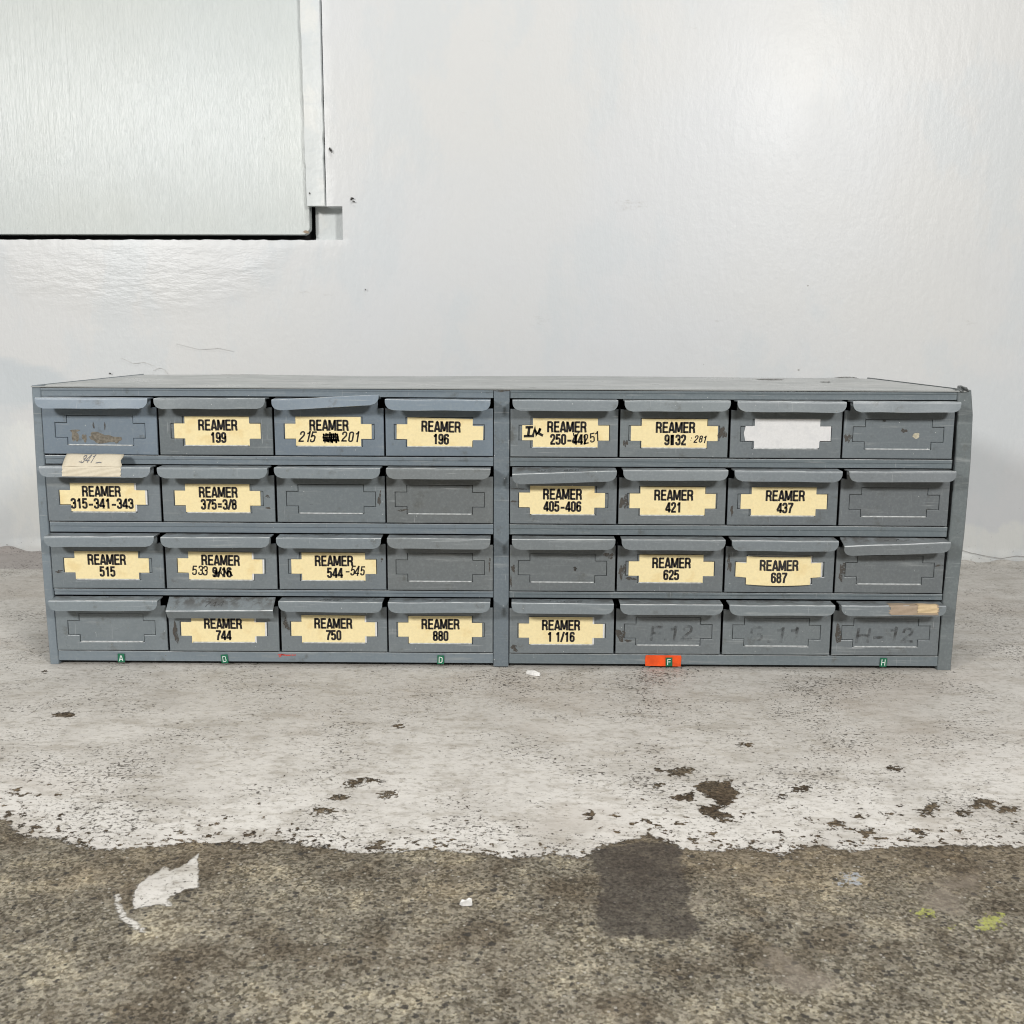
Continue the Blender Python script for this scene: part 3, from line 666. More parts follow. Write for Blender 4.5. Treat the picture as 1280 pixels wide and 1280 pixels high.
# ------------------------------------------------------------------ cabinet
HH, DD, HW = 0.2657, 0.2927, 0.432
GREY = (0.192, 0.220, 0.234); BLUE = (0.184, 0.220, 0.248); GREEN = (0.150, 0.165, 0.160)
CAB = thing('drawer_cabinet', 'long low blue grey steel cabinet of small drawers standing on the floor', 'cabinet', (0, 0, 0))
COLS = [(-.423, -.317), (-.315, -.210), (-.208, -.107), (-.1055, -.0062), (.0098, .109), (.111, .2105), (.2125, .3145), (.3165, .4175)]
ZB = [.203, .140, .0755, .0145]
DIV = (-.0055, .0089)
def side(sgn, fw, bulge):
    t = .0012
    prof = [(-.0009, 0), (0, .0009), (0, DD), (-t, DD), (-t, t), (-fw + t, t), (-fw + t, .011), (-fw, .011), (-fw, .0008), (-fw + .0008, 0)]
    zs = [HH * k / 24 for k in range(25)]
    bm = bmesh.new(); rows = []
    for z in zs:
        b = bulge(z)
        rows.append([bm.verts.new((sgn * (HW + x + (b if i < 5 else b * .7) * max(0, 1 - y / .12)), y, z + .0006 * (z > HH - .001))) for i, (x, y) in enumerate(prof)])
    n = len(prof)
    for a, b in zip(rows, rows[1:]):
        for i in range(n): bm.faces.new((a[i], a[(i + 1) % n], b[(i + 1) % n], b[i]))
    bm.faces.new(rows[0]); bm.faces.new(rows[-1][::-1])
    bm_obj('side_panel', bm, 'steel', CAB, col=BLUE if sgn < 0 else (0.140, 0.160, 0.165))
side(-1, .0085, lambda z: 0.0012 * math.sin(z * 14))
side(1, .0130, lambda z: np.interp(z, [0, .07, .13, .20, .245, .2657], [.0, .0008, .0032, .0040, .0026, -.0006]))

def extr(name, prof, x0, x1, col, n=1, wob=None, bev=.0004, parent=CAB):
    """profile of (y, z) points swept along x"""
    bm = bmesh.new(); rows = []
    for k in range(n + 1):
        x = x0 + (x1 - x0) * k / n
        dz = wob(x) if wob else 0
        rows.append([bm.verts.new((x, y, z + dz)) for y, z in prof])
    m = len(prof)
    for a, b in zip(rows, rows[1:]):
        for i in range(m): bm.faces.new((a[i], a[(i + 1) % m], b[(i + 1) % m], b[i]))
    bm.faces.new(rows[0]); bm.faces.new(rows[-1][::-1])
    o = bm_obj(name, bm, 'steel', parent, col=col, bevel=bev)
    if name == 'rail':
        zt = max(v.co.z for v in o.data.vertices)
        add_attr(o.data, 'wear_glint', [.92 if v.co.y < .0016 and v.co.z > zt - .0007 else 0 for v in o.data.vertices])
    return o

def top_panel():
    xs = lines(-.4315, .4315, .0085, -.4315, .4315, 1); ys = list(np.linspace(-.0009, DD, 36))
    bm = bmesh.new(); vd = {}
    r = random.Random(9)
    def hgt(x, y):
        e = min(1, (x + .432) / .03, (.432 - x) / .03, (y + .001) / .03)
        h = -.0005 * (math.sin(x * 8 + .5) * math.sin(y * 11 + .4)) - .00025 * math.sin(x * 23 + y * 17) * math.sin(y * 31)
        dent = -.0022 * math.exp(-((x - .31) ** 2 + (y - .16) ** 2) / .0032) - .0016 * math.exp(-((x + .2) ** 2 + (y - .2) ** 2) / .004)
        back = .0004 * math.sin(x * 16) * max(0, (y - .26) / .03)
        tear = -.010 * math.exp(-((x - .427) / .006) ** 2) * max(0, (y - .275) / .018) + .0014 * math.exp(-((x - .405) / .014) ** 2) * max(0, (y - .272) / .02)
        return HH + max(0, e) * (h + dent) + back + tear
    for i, x in enumerate(xs):
        for j, y in enumerate(ys): vd[i, j] = bm.verts.new((x, y, hgt(x, y)))
    for i in range(len(xs) - 1):
        for j in range(len(ys) - 1):
            bm.faces.new((vd[i, j], vd[i + 1, j], vd[i + 1, j + 1], vd[i, j + 1]))
    g = bmesh.ops.extrude_face_region(bm, geom=list(bm.faces))
    for v in g['geom']:
        if isinstance(v, bmesh.types.BMVert): v.co.z -= .0011
    o = bm_obj('top_panel', bm, 'steel', CAB, col=(0.33, 0.34, 0.33))  # paler than the body: the wall's grazing reflection put into its colour
    for p in o.data.polygons: p.use_smooth = False
    for i, (x, y, rx, ry) in enumerate(((.300, .232, .013, .009), (.352, .19, .006, .006), (.03, .012, .003, .003), (-.31, .285, .03, .003), (.44 - .03, .286, .018, .004))):
        n = 18; rr = random.Random(i); vs = [(x, y, hgt(x, y) + .0004)]
        for k in range(n):
            a = 2 * math.pi * k / n; kk = 1 + rr.uniform(-.35, .35)
            px, py = x + rx * kk * math.cos(a), min(DD - .001, y + ry * kk * math.sin(a)); vs.append((px, py, hgt(px, py) + .0004))
        link('rust_spot', mesh('rust_spot', vs, [(0, 1 + k, 1 + (k + 1) % n) for k in range(n)]), 'rust', CAB)
top_panel()
bm = bmesh.new(); box_bm(bm, -.4300, .4300, DD - .0014, DD - .0004, .001, HH - .0015); bm_obj('back_panel', bm, 'steel', CAB, col=GREY)
bm = bmesh.new(); box_bm(bm, -.4300, .4300, .013, DD - .002, .0012, .0022); bm_obj('bottom_panel', bm, 'steel', CAB, col=GREY)
bm = bmesh.new(); box_bm(bm, -.0005, .0035, .013, DD - .002, .0025, HH - .003); bm_obj('partition', bm, 'inside', CAB)
for zb in ZB[:3]:
    for x0, x1 in ((-.4300, -.0006), (.0036, .4300)):
        bm = bmesh.new(); box_bm(bm, x0, x1, .013, DD - .002, zb - .0035, zb - .0025); bm_obj('shelf', bm, 'inside', CAB)
# crumpled sheet metal at the top right front corner
def crumple():
    bm = bmesh.new(); r = random.Random(3)
    bmesh.ops.create_icosphere(bm, subdivisions=3, radius=1)
    for v in bm.verts:
        k = 1 + .22 * math.sin(v.co.x * 5 + v.co.z * 4) + r.uniform(-.08, .08)
        v.co = Vector((v.co.x * .0052 * k + .4245, v.co.y * .007 * k + .0045, v.co.z * .0032 * k + HH + .0012 - .12 * abs(v.co.x) * .004))
    o = bm_obj('crumpled_corner', bm, 'steel', CAB, col=(0.085, 0.092, 0.092))
crumple()
t = .0011
extr('divider', [(-.0008, .0006), (-.0008, HH - .0016), (.010, HH - .0016), (.010, .0006)], DIV[0], DIV[1], (0.140, 0.168, 0.190), bev=.0006)
for bank, (x0, x1) in enumerate(((-.4234, DIV[0] - .0004), (DIV[1] + .0004, .4189))):
    col = BLUE if bank == 0 else (0.160, 0.190, 0.205)
    for k in range(5):
        zt = HH - .0015 if k == 0 else ZB[k - 1] - .0012
        zb = ZB[k] + .0537 if k < 4 else .0034
        zm = zt - (zt - zb) * (.42 if k else .30)
        sag = (lambda x: 0) if k else (lambda x: -.0004 * math.sin(x * 9))
        if k < 4: prof = [(.0006, zt), (.0006, zm + .0004), (.0011, zm - .0004), (.0011, zb), (.011, zb), (.011, zt)]
        else: prof = [(.0008, zt), (.0008, zb), (.011, zb), (.011, zt)]
        extr('rail', prof, x0, x1, col, 16, sag, .00035)
# stuck on letters and tape along the foot
def sticker(x, z, ch, rot):
    s = thing_part = None
    bm = bmesh.new(); box_bm(bm, -.0032, .0032, -.0003, .0003, -.0043, .0043)
    s = bm_obj('letter_sticker', bm, 'green', CAB, (x, -.0001, z), bevel=.00012)
    s.rotation_euler.y = rot
    s['label'] = 'green embossed sticker with white letter ' + ch
    ink('lettering', layout(ch, .0060, 0, -.0030, wide=1.3), .00072 if ch != 'B' else .00062, lambda u, v: (u, -.00042, v), 'relief', s)
for x, z, ch, rot in ((-.363, .0064, 'A', 0), (-.2635, .0062, 'B', -.08), (-.056, .0068, 'D', .03), (.1625, .0062, 'F', -.03), (.367, .0072, 'H', .04)):
    sticker(x, z, ch, rot)
bm = bmesh.new(); vs_ = [(.1400, .0020), (.1739, .0016), (.1743, .0110), (.1735, .0125), (.1402, .0126), (.1396, .0080)]
bm.faces.new([bm.verts.new((x, 0, z)) for x, z in vs_]); thicken(bm, .0003)
bm_obj('orange_tape', bm, 'orange', CAB, (0, .00025, 0))
ink('red_mark', [([(-.212, .0104), (-.207, .0106), (-.204, .0100), (-.195, .0104)], False), ([(-.211, .0085), (-.208, .0102)], False), ([(-.209, .0112), (-.206, .0098)], False)], .0010, lambda u, v: (u, .0005, v), 'red', CAB)
blob('rust_spot', .001, HH - .0022, .006, .0010, 'rust', CAB, -.0012, 8, 20, .6)

# ------------------------------------------------------------------ drawers
WX, WXC, WZ0, WZ1, WZ2, WZ3 = .0418, .0308, .0083, .0151, .0292, .0360
def front_panel(w, parent, col):
    h = w / 2
    xs = sorted({-h, -h + .0052, -WX, -WXC, WXC, WX, h - .0052, h}); zs = [0, WZ0, WZ1, WZ2, WZ3, .0440, .0528]
    def keep(x, z):
        if abs(x) < WXC and WZ0 < z < WZ3: return False
        if abs(x) < WX and WZ1 < z < WZ2: return False
        if abs(x) > h - .0052 and z > .0440: return False
        return True
    bm = grid_cells(xs, zs, keep); thicken(bm, .0016)
    bmesh.ops.recalc_face_normals(bm, faces=bm.faces)
    ed = [e for e in bm.edges if len(e.link_faces) == 2 and e.calc_face_angle(0) > .6 and abs(e.verts[0].co.y) < 1e-6 and abs(e.verts[1].co.y) < 1e-6]
    bmesh.ops.bevel(bm, geom=ed, offset=.0006, segments=2, affect='EDGES', profile=.5)
    o = bm_obj('front_panel', bm, 'steel', parent, col=col)
    add_attr(o.data, 'wear_glint', [.0 if v.co.y < .0005 and v.co.z < .0007 else 0 for v in o.data.vertices])
    return o

F_, RB, LIP, FL = .0158, .0011, .0087, math.radians(83)
ARC = RB * FL
ST = F_ + ARC + LIP
def pull_pt(u, s, a, off=0.0):
    th = -a
    if s <= F_:
        o, z = math.cos(th) * s, math.sin(th) * s
    else:
        o, z = math.cos(th) * F_, math.sin(th) * F_
        cx_, cz_ = o + RB * math.sin(th), z - RB * math.cos(th)
        q = min(s - F_, ARC) / RB
        th2 = th - q
        o, z = cx_ - RB * math.sin(th2), cz_ + RB * math.cos(th2)
        th = th2
        if s > F_ + ARC:
            e = s - F_ - ARC; o += math.cos(th) * e; z += math.sin(th) * e
    o += -math.sin(th) * off; z += math.cos(th) * off
    return (u, -o, .0532 + z)
def pull(w, parent, col, aL=0.0, aR=0.0, square=False, seed=0):
    r = random.Random(seed)
    h = w / 2 - .0020
    ss = [0, F_ * .5, F_ * .9] + [F_ + ARC * k / 4 for k in range(5)] + [F_ + ARC + LIP * k / 7 for k in range(1, 8)]
    n_ = len(ss); nu = 28; rad = .0074
    ang = lambda u: aL + (aR - aL) * (u + h) / (2 * h) 
    wv = [r.uniform(-.012, .012) for _ in range(4)]
    wob = lambda u: wv[0] * math.sin(u * 60) + wv[1] * math.sin(u * 110 + 1)
    bm = bmesh.new(); lay = {}
    wear_glint = bm.verts.layers.float.new('wear_glint'); soil = bm.verts.layers.float.new('soil')
    for side_, off in enumerate((0.0, -.0010)):
        for i, s in enumerate(ss):
            d = ST - s
            inset = 0 if square or d >= rad else rad - math.sqrt(max(0, rad * rad - (rad - d) ** 2))
            if not square and d < rad: inset = min(inset, rad)
            for k in range(nu + 1):
                f = k / nu; f = .5 - .5 * math.cos(math.pi * f) * (1 if True else 0)
                u = -(h - inset) + 2 * (h - inset) * f
                lay[side_, i, k] = bm.verts.new(pull_pt(u, s, ang(u) + wob(u), off))
                lay[side_, i, k][wear_glint] = 1.0 if i in (3, 4, 5) and side_ == 0 else (0.9 if i >= n_ - 1 and side_ == 0 else 0.0)  # lip bend: worn paint, with its bright highlight painted in
                lay[side_, i, k][soil] = (1.0, 0.75, 0.2)[i] if i < 3 else 0.0
    n = len(ss)
    for side_ in (0, 1):
        for i in range(n - 1):
            for k in range(nu):
                bm.faces.new((lay[side_, i, k], lay[side_, i, k + 1], lay[side_, i + 1, k + 1], lay[side_, i + 1, k]))
    for k in range(nu):
        bm.faces.new((lay[0, n - 1, k], lay[0, n - 1, k + 1], lay[1, n - 1, k + 1], lay[1, n - 1, k]))
        bm.faces.new((lay[0, 0, k], lay[0, 0, k + 1], lay[1, 0, k + 1], lay[1, 0, k]))
    for i in range(n - 1):
        for k in (0, nu):
            bm.faces.new((lay[0, i, k], lay[0, i + 1, k], lay[1, i + 1, k], lay[1, i, k]))
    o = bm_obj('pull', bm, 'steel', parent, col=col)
    for p in o.data.polygons: p.use_smooth = True
    sharp = o.data
    try: sharp.set_sharp_from_angle(angle=math.radians(40))
    except Exception: pass
    return ang
CW, CWC, CH, CHW = .0400, .0301, .0134, .0069
def card_obj(parent, kind, dx=0.0, dz=0.0, rot=0.0, y=.0003, bow=0.0, name='label_card', cw=CW, clip=0.0):
    xs = sorted(set(list(np.linspace(-cw, -CWC, 3)) + list(np.linspace(-CWC, CWC, 13)) + list(np.linspace(CWC, cw, 3))))
    zs = [-CH, -CHW, 0, CHW, CH]
    bm = grid_cells(xs, zs, lambda x, z: abs(x) < CWC or abs(z) < CHW)
    thicken(bm, .0002)
    fb = lambda u, v: -bow * (1 - (u / cw) ** 2) * (.55 + .45 * (-v / CH))
    sag = lambda u: -bow * .55 * (1 - (u / cw) ** 2)
    for v in bm.verts:
        u, z = v.co.x, v.co.z
        if clip and u < -cw + .003 and abs(z) > CHW - 1e-5: v.co.x += clip
        v.co.y += fb(u, z); v.co.z += sag(u)
    ob = bm_obj(name, bm, kind, parent, (dx, y, .02215 + dz)); ob.rotation_euler.y = rot
    return ob, (lambda u, v: (u, fb(u, v) - .00012, v + sag(u)))
def scribble(x0, x1, z0, z1, n, seed):
    r = random.Random(seed); p = []
    for i in range(n):
        x = x0 + (x1 - x0) * i / (n - 1)
        p.append((x + r.uniform(-.0006, .0006), (z1 if i % 2 else z0) + r.uniform(-.0008, .0008)))
    return (p, False)

def drawer(row, colm, label, line=None, tone=GREY, card=None, dx=0.0, dz=0.0, rot=0.0, bow=0.0, backing=False,
           aL=0.0, aR=0.0, square=False, push=0.0, tilt=0.0, tx=0.0, wide=1.04, l2x=0.0):
    x0, x1 = COLS[colm]; w = x1 - x0
    seed = row * 8 + colm + 1; r = random.Random(seed * 13)
    d = thing('drawer', label, 'drawer', ((x0 + x1) / 2, -.0016 + push + r.uniform(-.0006, .0006), ZB[row]), 'drawers in the grey steel cabinet')
    d.rotation_euler.y = tilt + r.uniform(-.0015, .0015)
    tf = 1.26 * (1 + r.uniform(-.05, .05)); tone = (tone[0] * tf * .99, tone[1] * tf * 1.01, tone[2] * tf * 1.06)
    front_panel(w, d, tone)
    d['pull_angle'] = 0; del d['pull_angle']
    ang = pull(w, d, tuple(c * 1.06 for c in tone), aL + r.uniform(-.03, .03), aR + r.uniform(-.03, .03), square, seed)
    g = .00045
    bm = grid_cells([-WX + g, -WXC + g, WXC - g, WX - g], [WZ0 + g, WZ1 + g, WZ2 - g, WZ3 - g], lambda x, z: abs(x) < WXC - g or WZ1 < z < WZ2)
    thicken(bm, .0012)
    bm_obj('holder_plate', bm, 'steel', d, (0, .0008, 0), col=tuple(c * .98 for c in tone))
    bm = bmesh.new(); box_bm(bm, -WX - .003, WX + .003, .0018, .0024, WZ0 - .003, WZ3 + .003)
    bm_obj('holder_back', bm, 'inside', d)
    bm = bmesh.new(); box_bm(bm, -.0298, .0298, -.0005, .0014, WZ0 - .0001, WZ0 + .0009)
    bm_obj('holder_glint_bar', bm, 'worn_glint', d, bevel=.0002)  # added bar along the window bottom; pale colour paints worn edge and highlight
    # the tray behind the front
    bm = bmesh.new(); h = w / 2 - .0016
    v = [bm.verts.new(p) for p in ((-h, .0018, .001), (h, .0018, .001), (h, .262, .001), (-h, .262, .001), (-h, .0018, .044), (h, .0018, .044), (h, .262, .044), (-h, .262, .044))]
    for f in ((0, 1, 2, 3), (0, 1, 5, 4), (1, 2, 6, 5), (2, 3, 7, 6), (3, 0, 4, 7)): bm.faces.new([v[i] for i in f])
    bm_obj('tray', bm, 'inside', d)
    cobj = fn = None
    if card:
        if backing:
            card_obj(d, 'white_card', dx + .0016, dz, rot, .00056, 0, 'backing_card')
        cobj, fn = card_obj(d, card, dx, dz, rot, .0003 - (0.0009 if bow else 0), bow, clip=.0016 if card == 'white_card' else 0)
        if line is not None:
            paths = layout('REAMER', .0101, tx, .0005, seed=seed, wide=1.04)
            if line: paths = paths + layout(line, .0097, tx + l2x, -.0108, wide=wide)
            ink('lettering', paths, .00194, fn, 'ink', cobj)
    d_info = dict(d=d, card=cobj, fn=fn, ang=ang, w=w)
    return d_info
def hand(D, s, h, x, z, w=.00145, slant=.12, jit=.04, wide=1.15, rot=0.0, seed=5, extra=()):
    ink('handwriting', layout(s, h, x, z, slant=slant, jit=jit, wide=wide, rot=rot, seed=seed) + list(extra), w, D['fn'], 'marker', D['card'])
def front_hand(D, s, h, x, z, w=.0026, wide=1.6, seed=3, mat='grease', y=.00072):
    ink('handwriting', layout(s, h, x, z, slant=.14, jit=.05, wide=wide, seed=seed), w, lambda u, v: (u, y, v), mat, D['d'])
def flange_hand(D, s, h, x, s0, wide=1.7, w=.0010, mat='faint', seed=4):
    ink('handwriting', layout(s, h, x, 0, slant=.2, jit=.06, wide=wide, seed=seed), w, lambda u, v: pull_pt(u, s0 - v, D['ang'](u), .0003), mat, D['d'])
def scrape(D, x, z, rx, rz, seed, mat='rust', name='rust_patch', y=-.00012, rag=.55):
    y -= .00002 * (seed % 7)
    blob(name, x, z, rx, rz, mat, D['d'], y, seed, 24, rag)
def wrap_tape(D, name, mat, u0, u1, s0, s1, off=.0004, rag=.0015, seed=1):
    r = random.Random(seed); ns, nu = 16, 18; vs, fs = [], []
    for i in range(ns + 1):
        s = s0 + (s1 - s0) * i / ns; a = u0 + r.uniform(-rag, rag); b = u1 + r.uniform(-rag, rag)
        for k in range(nu + 1):
            u = a + (b - a) * k / nu
            vs.append(pull_pt(u, s, D['ang'](u), off + .0002 * math.sin(u * 300 + i)))
    for i in range(ns):
        for k in range(nu):
            q = i * (nu + 1) + k; fs.append((q, q + 1, q + nu + 2, q + nu + 1))
    return link(name, mesh(name, vs, fs, True), mat, D['d'])

Y = 'card'
# --- top row
D = drawer(0, 0, 'blue grey drawer in the top left corner, torn brown paper in its holder', tone=(.143, .174, .200), tilt=.006, push=.0004)
for i, (x, z, rx, rz) in enumerate(((.002, .0150, .0130, .0045), (-.0235, .0165, .0028, .0058), (-.0240, .0215, .0045, .0012), (-.0150, .0150, .0024, .0032), (.0155, .0138, .0042, .0026))):
    scrape(D, x, z, rx, rz, 50 + i, 'residue', 'paper_residue', .00072, .35)
scrape(D, -.006, .0268, .0008, .0030, 61, 'rust', 'scratch', .00072, .3); scrape(D, .0045, .0262, .0007, .0034, 62, 'rust', 'scratch', .00072, .3)
D = drawer(0, 1, 'drawer with the yellowed card reading REAMER 199', '199', (.125, .140, .142), Y, .0014, tx=.0008)
D = drawer(0, 2, 'drawer with card REAMER 215, 201 in handwriting around a blacked out number', '', (.142, .170, .192), Y, -.0008, dz=.0004, aL=.06, aR=-.26, tx=.0010)
hand(D, '215', .0098, -.0188, -.0104, slant=.22, jit=.07)
hand(D, '201', .0100, .0208, -.0094, slant=.18, jit=.06, seed=9)
ink('blacked_out_number', [scribble(-.0050, .0092, -.0102, -.0015, 17, 2), scribble(-.0046, .0094, -.0040, -.0100, 12, 4), ([(-.0055, -.006), (.0095, -.0052)], False), ([(-.0052, -.0084), (.0092, -.0082)], False), ([(-.0050, -.0036), (.0090, -.0030)], False)], .0016, D['fn'], 'marker', D['card'])
D = drawer(0, 3, 'drawer with the slightly crooked yellowed card reading REAMER 196', '196', (.140, .168, .188), Y, .0006, dz=-.0004, rot=.022, tx=.0012)
D = drawer(0, 4, 'drawer with card REAMER 250-44 scribbled over with a bold mark at the left and 251', '250-44', (.135, .150, .153), Y, .0013, tx=.0014, l2x=-.0003)
hand(D, '251', .0096, .0258, -.0088, slant=.20, jit=.08, rot=.22, seed=3, w=.0012)
ink('handwriting', [([(-.0370, .0050), (-.0300, .0052)], False), ([(-.0335, .0050), (-.0345, -.0030)], False), ([(-.0385, -.0032), (-.0300, -.0030), (-.0282, .0052), (-.0272, -.0022), (-.0232, .0042), (-.0250, -.0004), (-.0208, -.0026)], False), ([(-.0288, .0030), (-.0262, -.0012)], False)], .0024, D['fn'], 'marker', D['card'])
ink('handwriting', [([(.0072, .0000), (.0078, -.0030)], False), ([(.0078, -.0100), (.0118, .0006)], False), ([(.0142, -.0024), (.0146, -.0102)], False), ([(.0172, -.0018), (.0176, -.0108)], False), ([(.0180, -.0018), (.0184, -.0104)], False)], .0011, D['fn'], 'marker', D['card'])
D = drawer(0, 5, 'drawer with card REAMER 9132 and a small handwritten 281 at its right', '9132', (.135, .150, .150), Y, .0002, tx=.0012)
hand(D, ': 281', .0068, .0226, -.0086, w=.0011, slant=.22, jit=.05)
ink('handwriting', [([(-.0028, -.0012), (-.0026, -.0110)], False), ([(-.0021, -.0014), (-.0020, -.0108)], False)], .0014, D['fn'], 'marker', D['card'])
scrape(D, .0445, .0230, .0030, .0062, 3); scrape(D, -.0447, .0130, .0018, .0035, 4)
D = drawer(0, 6, 'drawer with a plain white unwritten card', None, (.130, .144, .146), 'white_card', .0012, dz=.0006)
D = drawer(0, 7, 'drawer without card in the top right corner, two dried glue spots in its holder', tone=(.130, .146, .150))
scrape(D, .0165, .0212, .0034, .0024, 6, 'glue', 'glue_spot', .00072, .2); scrape(D, .0052, .0258, .0026, .0020, 7, 'rust', 'glue_spot', .00072, .35)
scrape(D, -.0462, .0186, .0030, .0042, 8); scrape(D, -.0140, .0350, .0014, .0010, 9, 'pit', 'chip', -.0002)
# --- second row
D = drawer(1, 0, 'drawer with card REAMER 315-341-343 and cream tape marked 341 on its pull', '315-341-343', (.140, .158, .165), Y, -.0010, dz=.0006, backing=True, wide=1.10, tx=-.0006)
tp = wrap_tape(D, 'masking_tape', 'tape', -.0295, .0243, F_ * .86, ST - .0008, .0004, .0004, 2)
vs, fs = [], []
rr = random.Random(5); nz = 8
zig = [0, .0006, .0002, -.0006, -.0012, -.0006, .0002, .0008, .0004]
for i in range(nz + 1):
    f = i / nz
    for k in range(13):
        u = -.0297 + (.0245 + zig[i] - .0018 * f + .0297) * k / 12
        vs.append((u, -.0170 + .0125 * f - .0010 * math.sin(f * 3.1), .0536 + .0104 * f + .0002 * math.sin(u * 200)))
for i in range(nz):
    for k in range(12): q = i * 13 + k; fs.append((q, q + 1, q + 14, q + 13))
flap = link('tape_flap', mesh('tape_flap', vs, fs, True), 'tape', D['d'])
sol = flap.modifiers.new('thickness', 'SOLIDIFY'); sol.thickness = .0002; sol.offset = -1
def flap_fn(u, v):
    f = max(0, min(1, v / .0104)); return (u, -.0170 + .0125 * f - .0010 * math.sin(f * 3.1) - .0003, .0538 + .0104 * f + .0002 * math.sin(u * 200))
ink('handwriting', layout('.341', .0066, -.0085, .0032, slant=.25, jit=.06, wide=1.2, seed=6) + [([(.0005, .0030), (.0042, .0034), (.0056, .0030)], False)],   .0007, flap_fn, 'pencil', flap)
D = drawer(1, 1, 'drawer with the yellowed card reading REAMER 375=3/8', '375=3/8', (.138, .155, .158), Y, -.0009, dz=.0003, tx=.0010)
scrape(D, .0460, .0245, .0016, .0014, 12); scrape(D, .0462, .0135, .0018, .0012, 13)
D = drawer(1, 2, 'drawer without card in the second row, right beside the one marked 375=3/8', tone=(.138, .155, .158))
scrape(D, .0455, .0225, .0012, .0070, 14, rag=.7)
D = drawer(1, 3, 'drawer without card directly under the drawer marked 196', tone=(.124, .132, .128))
scrape(D, -.0350, .0120, .0040, .0009, 15)
D = drawer(1, 4, 'drawer with the yellowed card reading REAMER 405-406, its pull tipped down at the left', '405-406', (.125, .138, .140), Y, -.0012, dz=.0003, aL=.30, aR=.03, tx=.0006)
flange_hand(D, '405 - 406', .0052, -.006, F_ * .80, 1.9, .0007)
scrape(D, -.0455, .0210, .0030, .0010, 16); scrape(D, -.0400, .0330, .0060, .0007, 17)
D = drawer(1, 5, 'drawer with the yellowed card reading REAMER 421', '421', (.128, .140, .140), Y, .0004, tx=.0012)
scrape(D, -.0446, .0210, .0032, .0068, 18, rag=.6)
D = drawer(1, 6, 'drawer with the yellowed card reading REAMER 437', '437', (.126, .140, .143), Y, .0011, tx=.0014)
scrape(D, -.0470, .0140, .0016, .0040, 19)
D = drawer(1, 7, 'drawer without card at the right end, directly under the top right corner drawer', tone=(.122, .132, .133))
# --- third row
D = drawer(2, 0, 'drawer with the yellowed card reading REAMER 515', '515', (.138, .157, .162), Y, -.0010, tx=.0006)
scrape(D, -.0465, .0160, .0030, .0012, 20, rag=.7)
D = drawer(2, 1, 'drawer with card REAMER and handwritten 533 before a crossed out 9/16', '9/16', (.132, .148, .151), Y, -.0012, backing=True, rot=.010, tx=.0008, l2x=.0010)
hand(D, '533', .0090, -.0188, -.0095, w=.0013, slant=.05, jit=.06, wide=1.2)
ink('blacked_out_number', [scribble(-.0056, .0112, -.0103, -.0022, 9, 7), scribble(-.0050, .0108, -.0048, -.0085, 8, 8)], .0013, D['fn'], 'marker', D['card'])
D = drawer(2, 2, 'drawer with card REAMER 544 and handwritten 545 after it', '544', (.130, .146, .150), Y, .0012, tx=.0006, l2x=.0006)
hand(D, '-545', .0094, .0202, -.0088, w=.0013, slant=.16, jit=.05, wide=1.0)
scrape(D, .0468, .0290, .0010, .0018, 22)
D = drawer(2, 3, 'drawer without card in the third row, left of the central divider', tone=(.124, .133, .130))
scrape(D, .0465, .0260, .0008, .0060, 23, rag=.6)
D = drawer(2, 4, 'drawer without card in the third row, right of the central divider', tone=(.122, .132, .130))
scrape(D, -.0463, .0215, .0022, .0028, 24); scrape(D, .0438, .0345, .0032, .0032, 25, rag=.7); scrape(D, .0120, .0215, .0018, .0016, 26, 'pit', 'smudge', .00072); scrape(D, -.0485, .0090, .0010, .0040, 27)
D = drawer(2, 5, 'drawer with the yellowed card reading REAMER 625', '625', (.125, .136, .136), Y, .0010, tx=.0004)
scrape(D, -.0450, .0200, .0028, .0072, 28, rag=.6); scrape(D, -.0370, .0125, .0050, .0014, 29)
D = drawer(2, 6, 'drawer with a bulging card reading REAMER 687', '687', (.126, .140, .142), Y, -.0014, bow=.0028, backing=True, tx=.0006)
scrape(D, -.0475, .0270, .0020, .0060, 30, rag=.8)
D = drawer(2, 7, 'drawer without card, its pull drooping at the left, directly above the H-12 drawer', tone=(.124, .134, .133), aL=.36, aR=.02)
scrape(D, -.0448, .0205, .0026, .0085, 31, rag=.5); scrape(D, .0455, .0270, .0030, .0010, 32)
flange_hand(D, '- 7 -', .0050, .002, F_ * .6, 2.4, .0008)
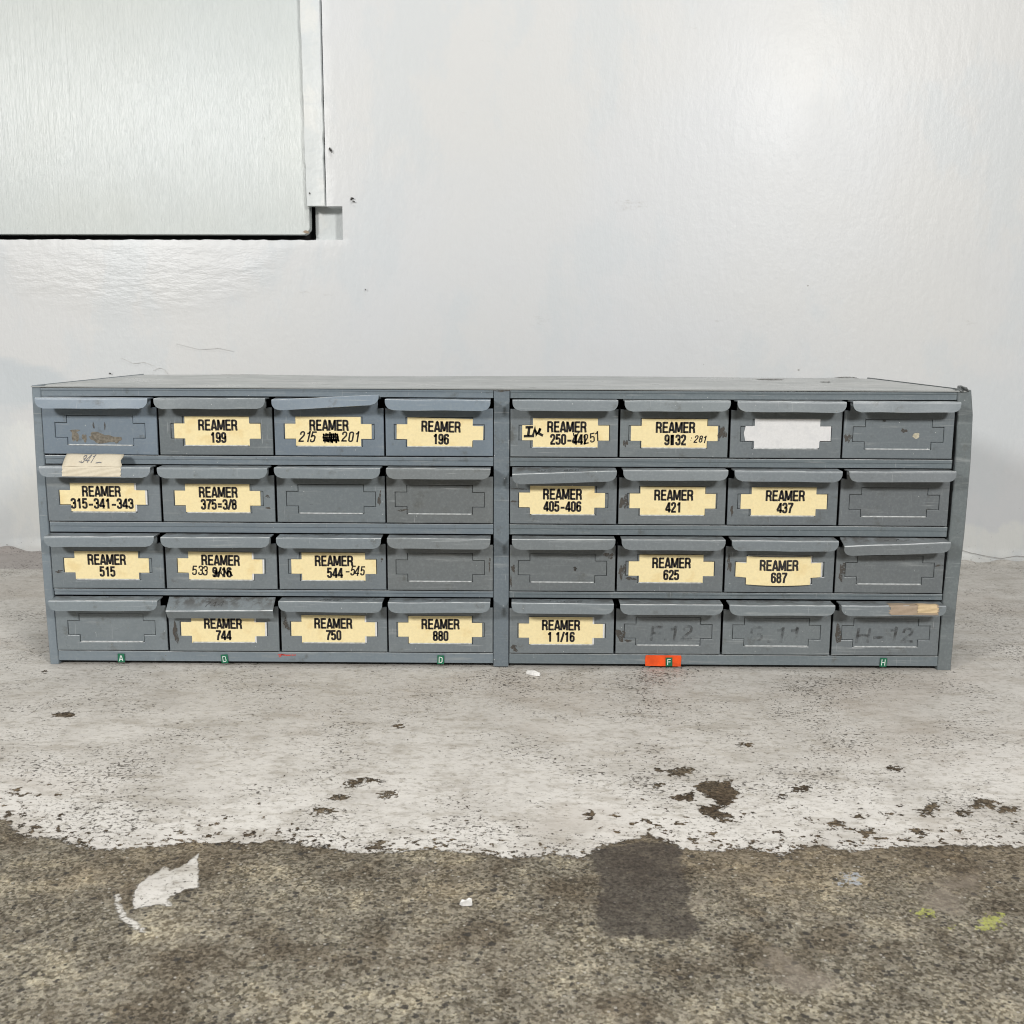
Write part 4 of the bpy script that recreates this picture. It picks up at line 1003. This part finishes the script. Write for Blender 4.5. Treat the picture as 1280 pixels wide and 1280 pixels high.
# --- bottom row
D = drawer(3, 0, 'drawer without card at the left end, directly above the green sticker A', tone=(.150, .170, .174), tilt=-.002)
D = drawer(3, 1, 'drawer with card REAMER 744 and its pull bent down showing 744 in pencil', '744', (.132, .148, .150), Y, -.0008, dz=-.0006, backing=True, aL=.72, aR=.60, square=True, tx=.0004)
flange_hand(D, '744', .0062, -.006, F_ * .72, 2.0, .0009, 'grease')
scrape(D, -.0462, .0180, .0024, .0090, 33, rag=.4)
D = drawer(3, 2, 'drawer with the yellowed card reading REAMER 750', '750', (.136, .152, .155), Y, -.0008, backing=True, tx=.0004)
flange_hand(D, '750', .0070, -.002, F_ * .85, 1.9, .0008); scrape(D, -.0455, .0270, .0026, .0050, 34, rag=.7)
D = drawer(3, 3, 'drawer with the yellowed card reading REAMER 880', '880', (.134, .149, .151), Y, -.0004, tx=.0006)
flange_hand(D, '880', .0075, -.0005, F_ * .88, 2.2, .0011, 'grease')
D = drawer(3, 4, 'drawer with the yellowed card reading REAMER 1 1/16', '1 1/16', (.132, .146, .147), Y, -.0008, backing=True, tx=.0004)
flange_hand(D, '1.0625', .0070, .002, F_ * .85, 1.8, .0010, 'grease', 6); scrape(D, -.0450, .0050, .0030, .0032, 35)
D = drawer(3, 5, 'drawer without card, F.12 written in worn grease pencil on its holder', tone=(.124, .136, .136))
front_hand(D, 'F.12', .0150, .004, .0125, seed=3); scrape(D, -.0452, .0180, .0030, .0072, 36, rag=.6); scrape(D, -.0380, .0128, .0040, .0010, 37)
D = drawer(3, 6, 'drawer without card, faint illegible grease pencil marks on its holder, between F.12 and H-12', tone=(.127, .141, .141))
front_hand(D, 'G.11', .0150, .000, .0125, wide=1.9, seed=8, mat='smear')
D = drawer(3, 7, 'drawer without card, H-12 in grease pencil on its holder and brown tape on its pull', tone=(.125, .138, .139))
front_hand(D, 'H-12', .0150, .000, .0125, wide=1.8, seed=4)
wrap_tape(D, 'masking_tape', 'brown_tape', -.0040, .0415, F_ * .55, ST - .0012, .0004, .0016, 6)
wrap_tape(D, 'masking_tape', 'gold_tape', .0220, .0405, F_ * .75, ST - .0030, .0008, .0012, 9)
scrape(D, -.0450, .0210, .0032, .0085, 38, rag=.3)
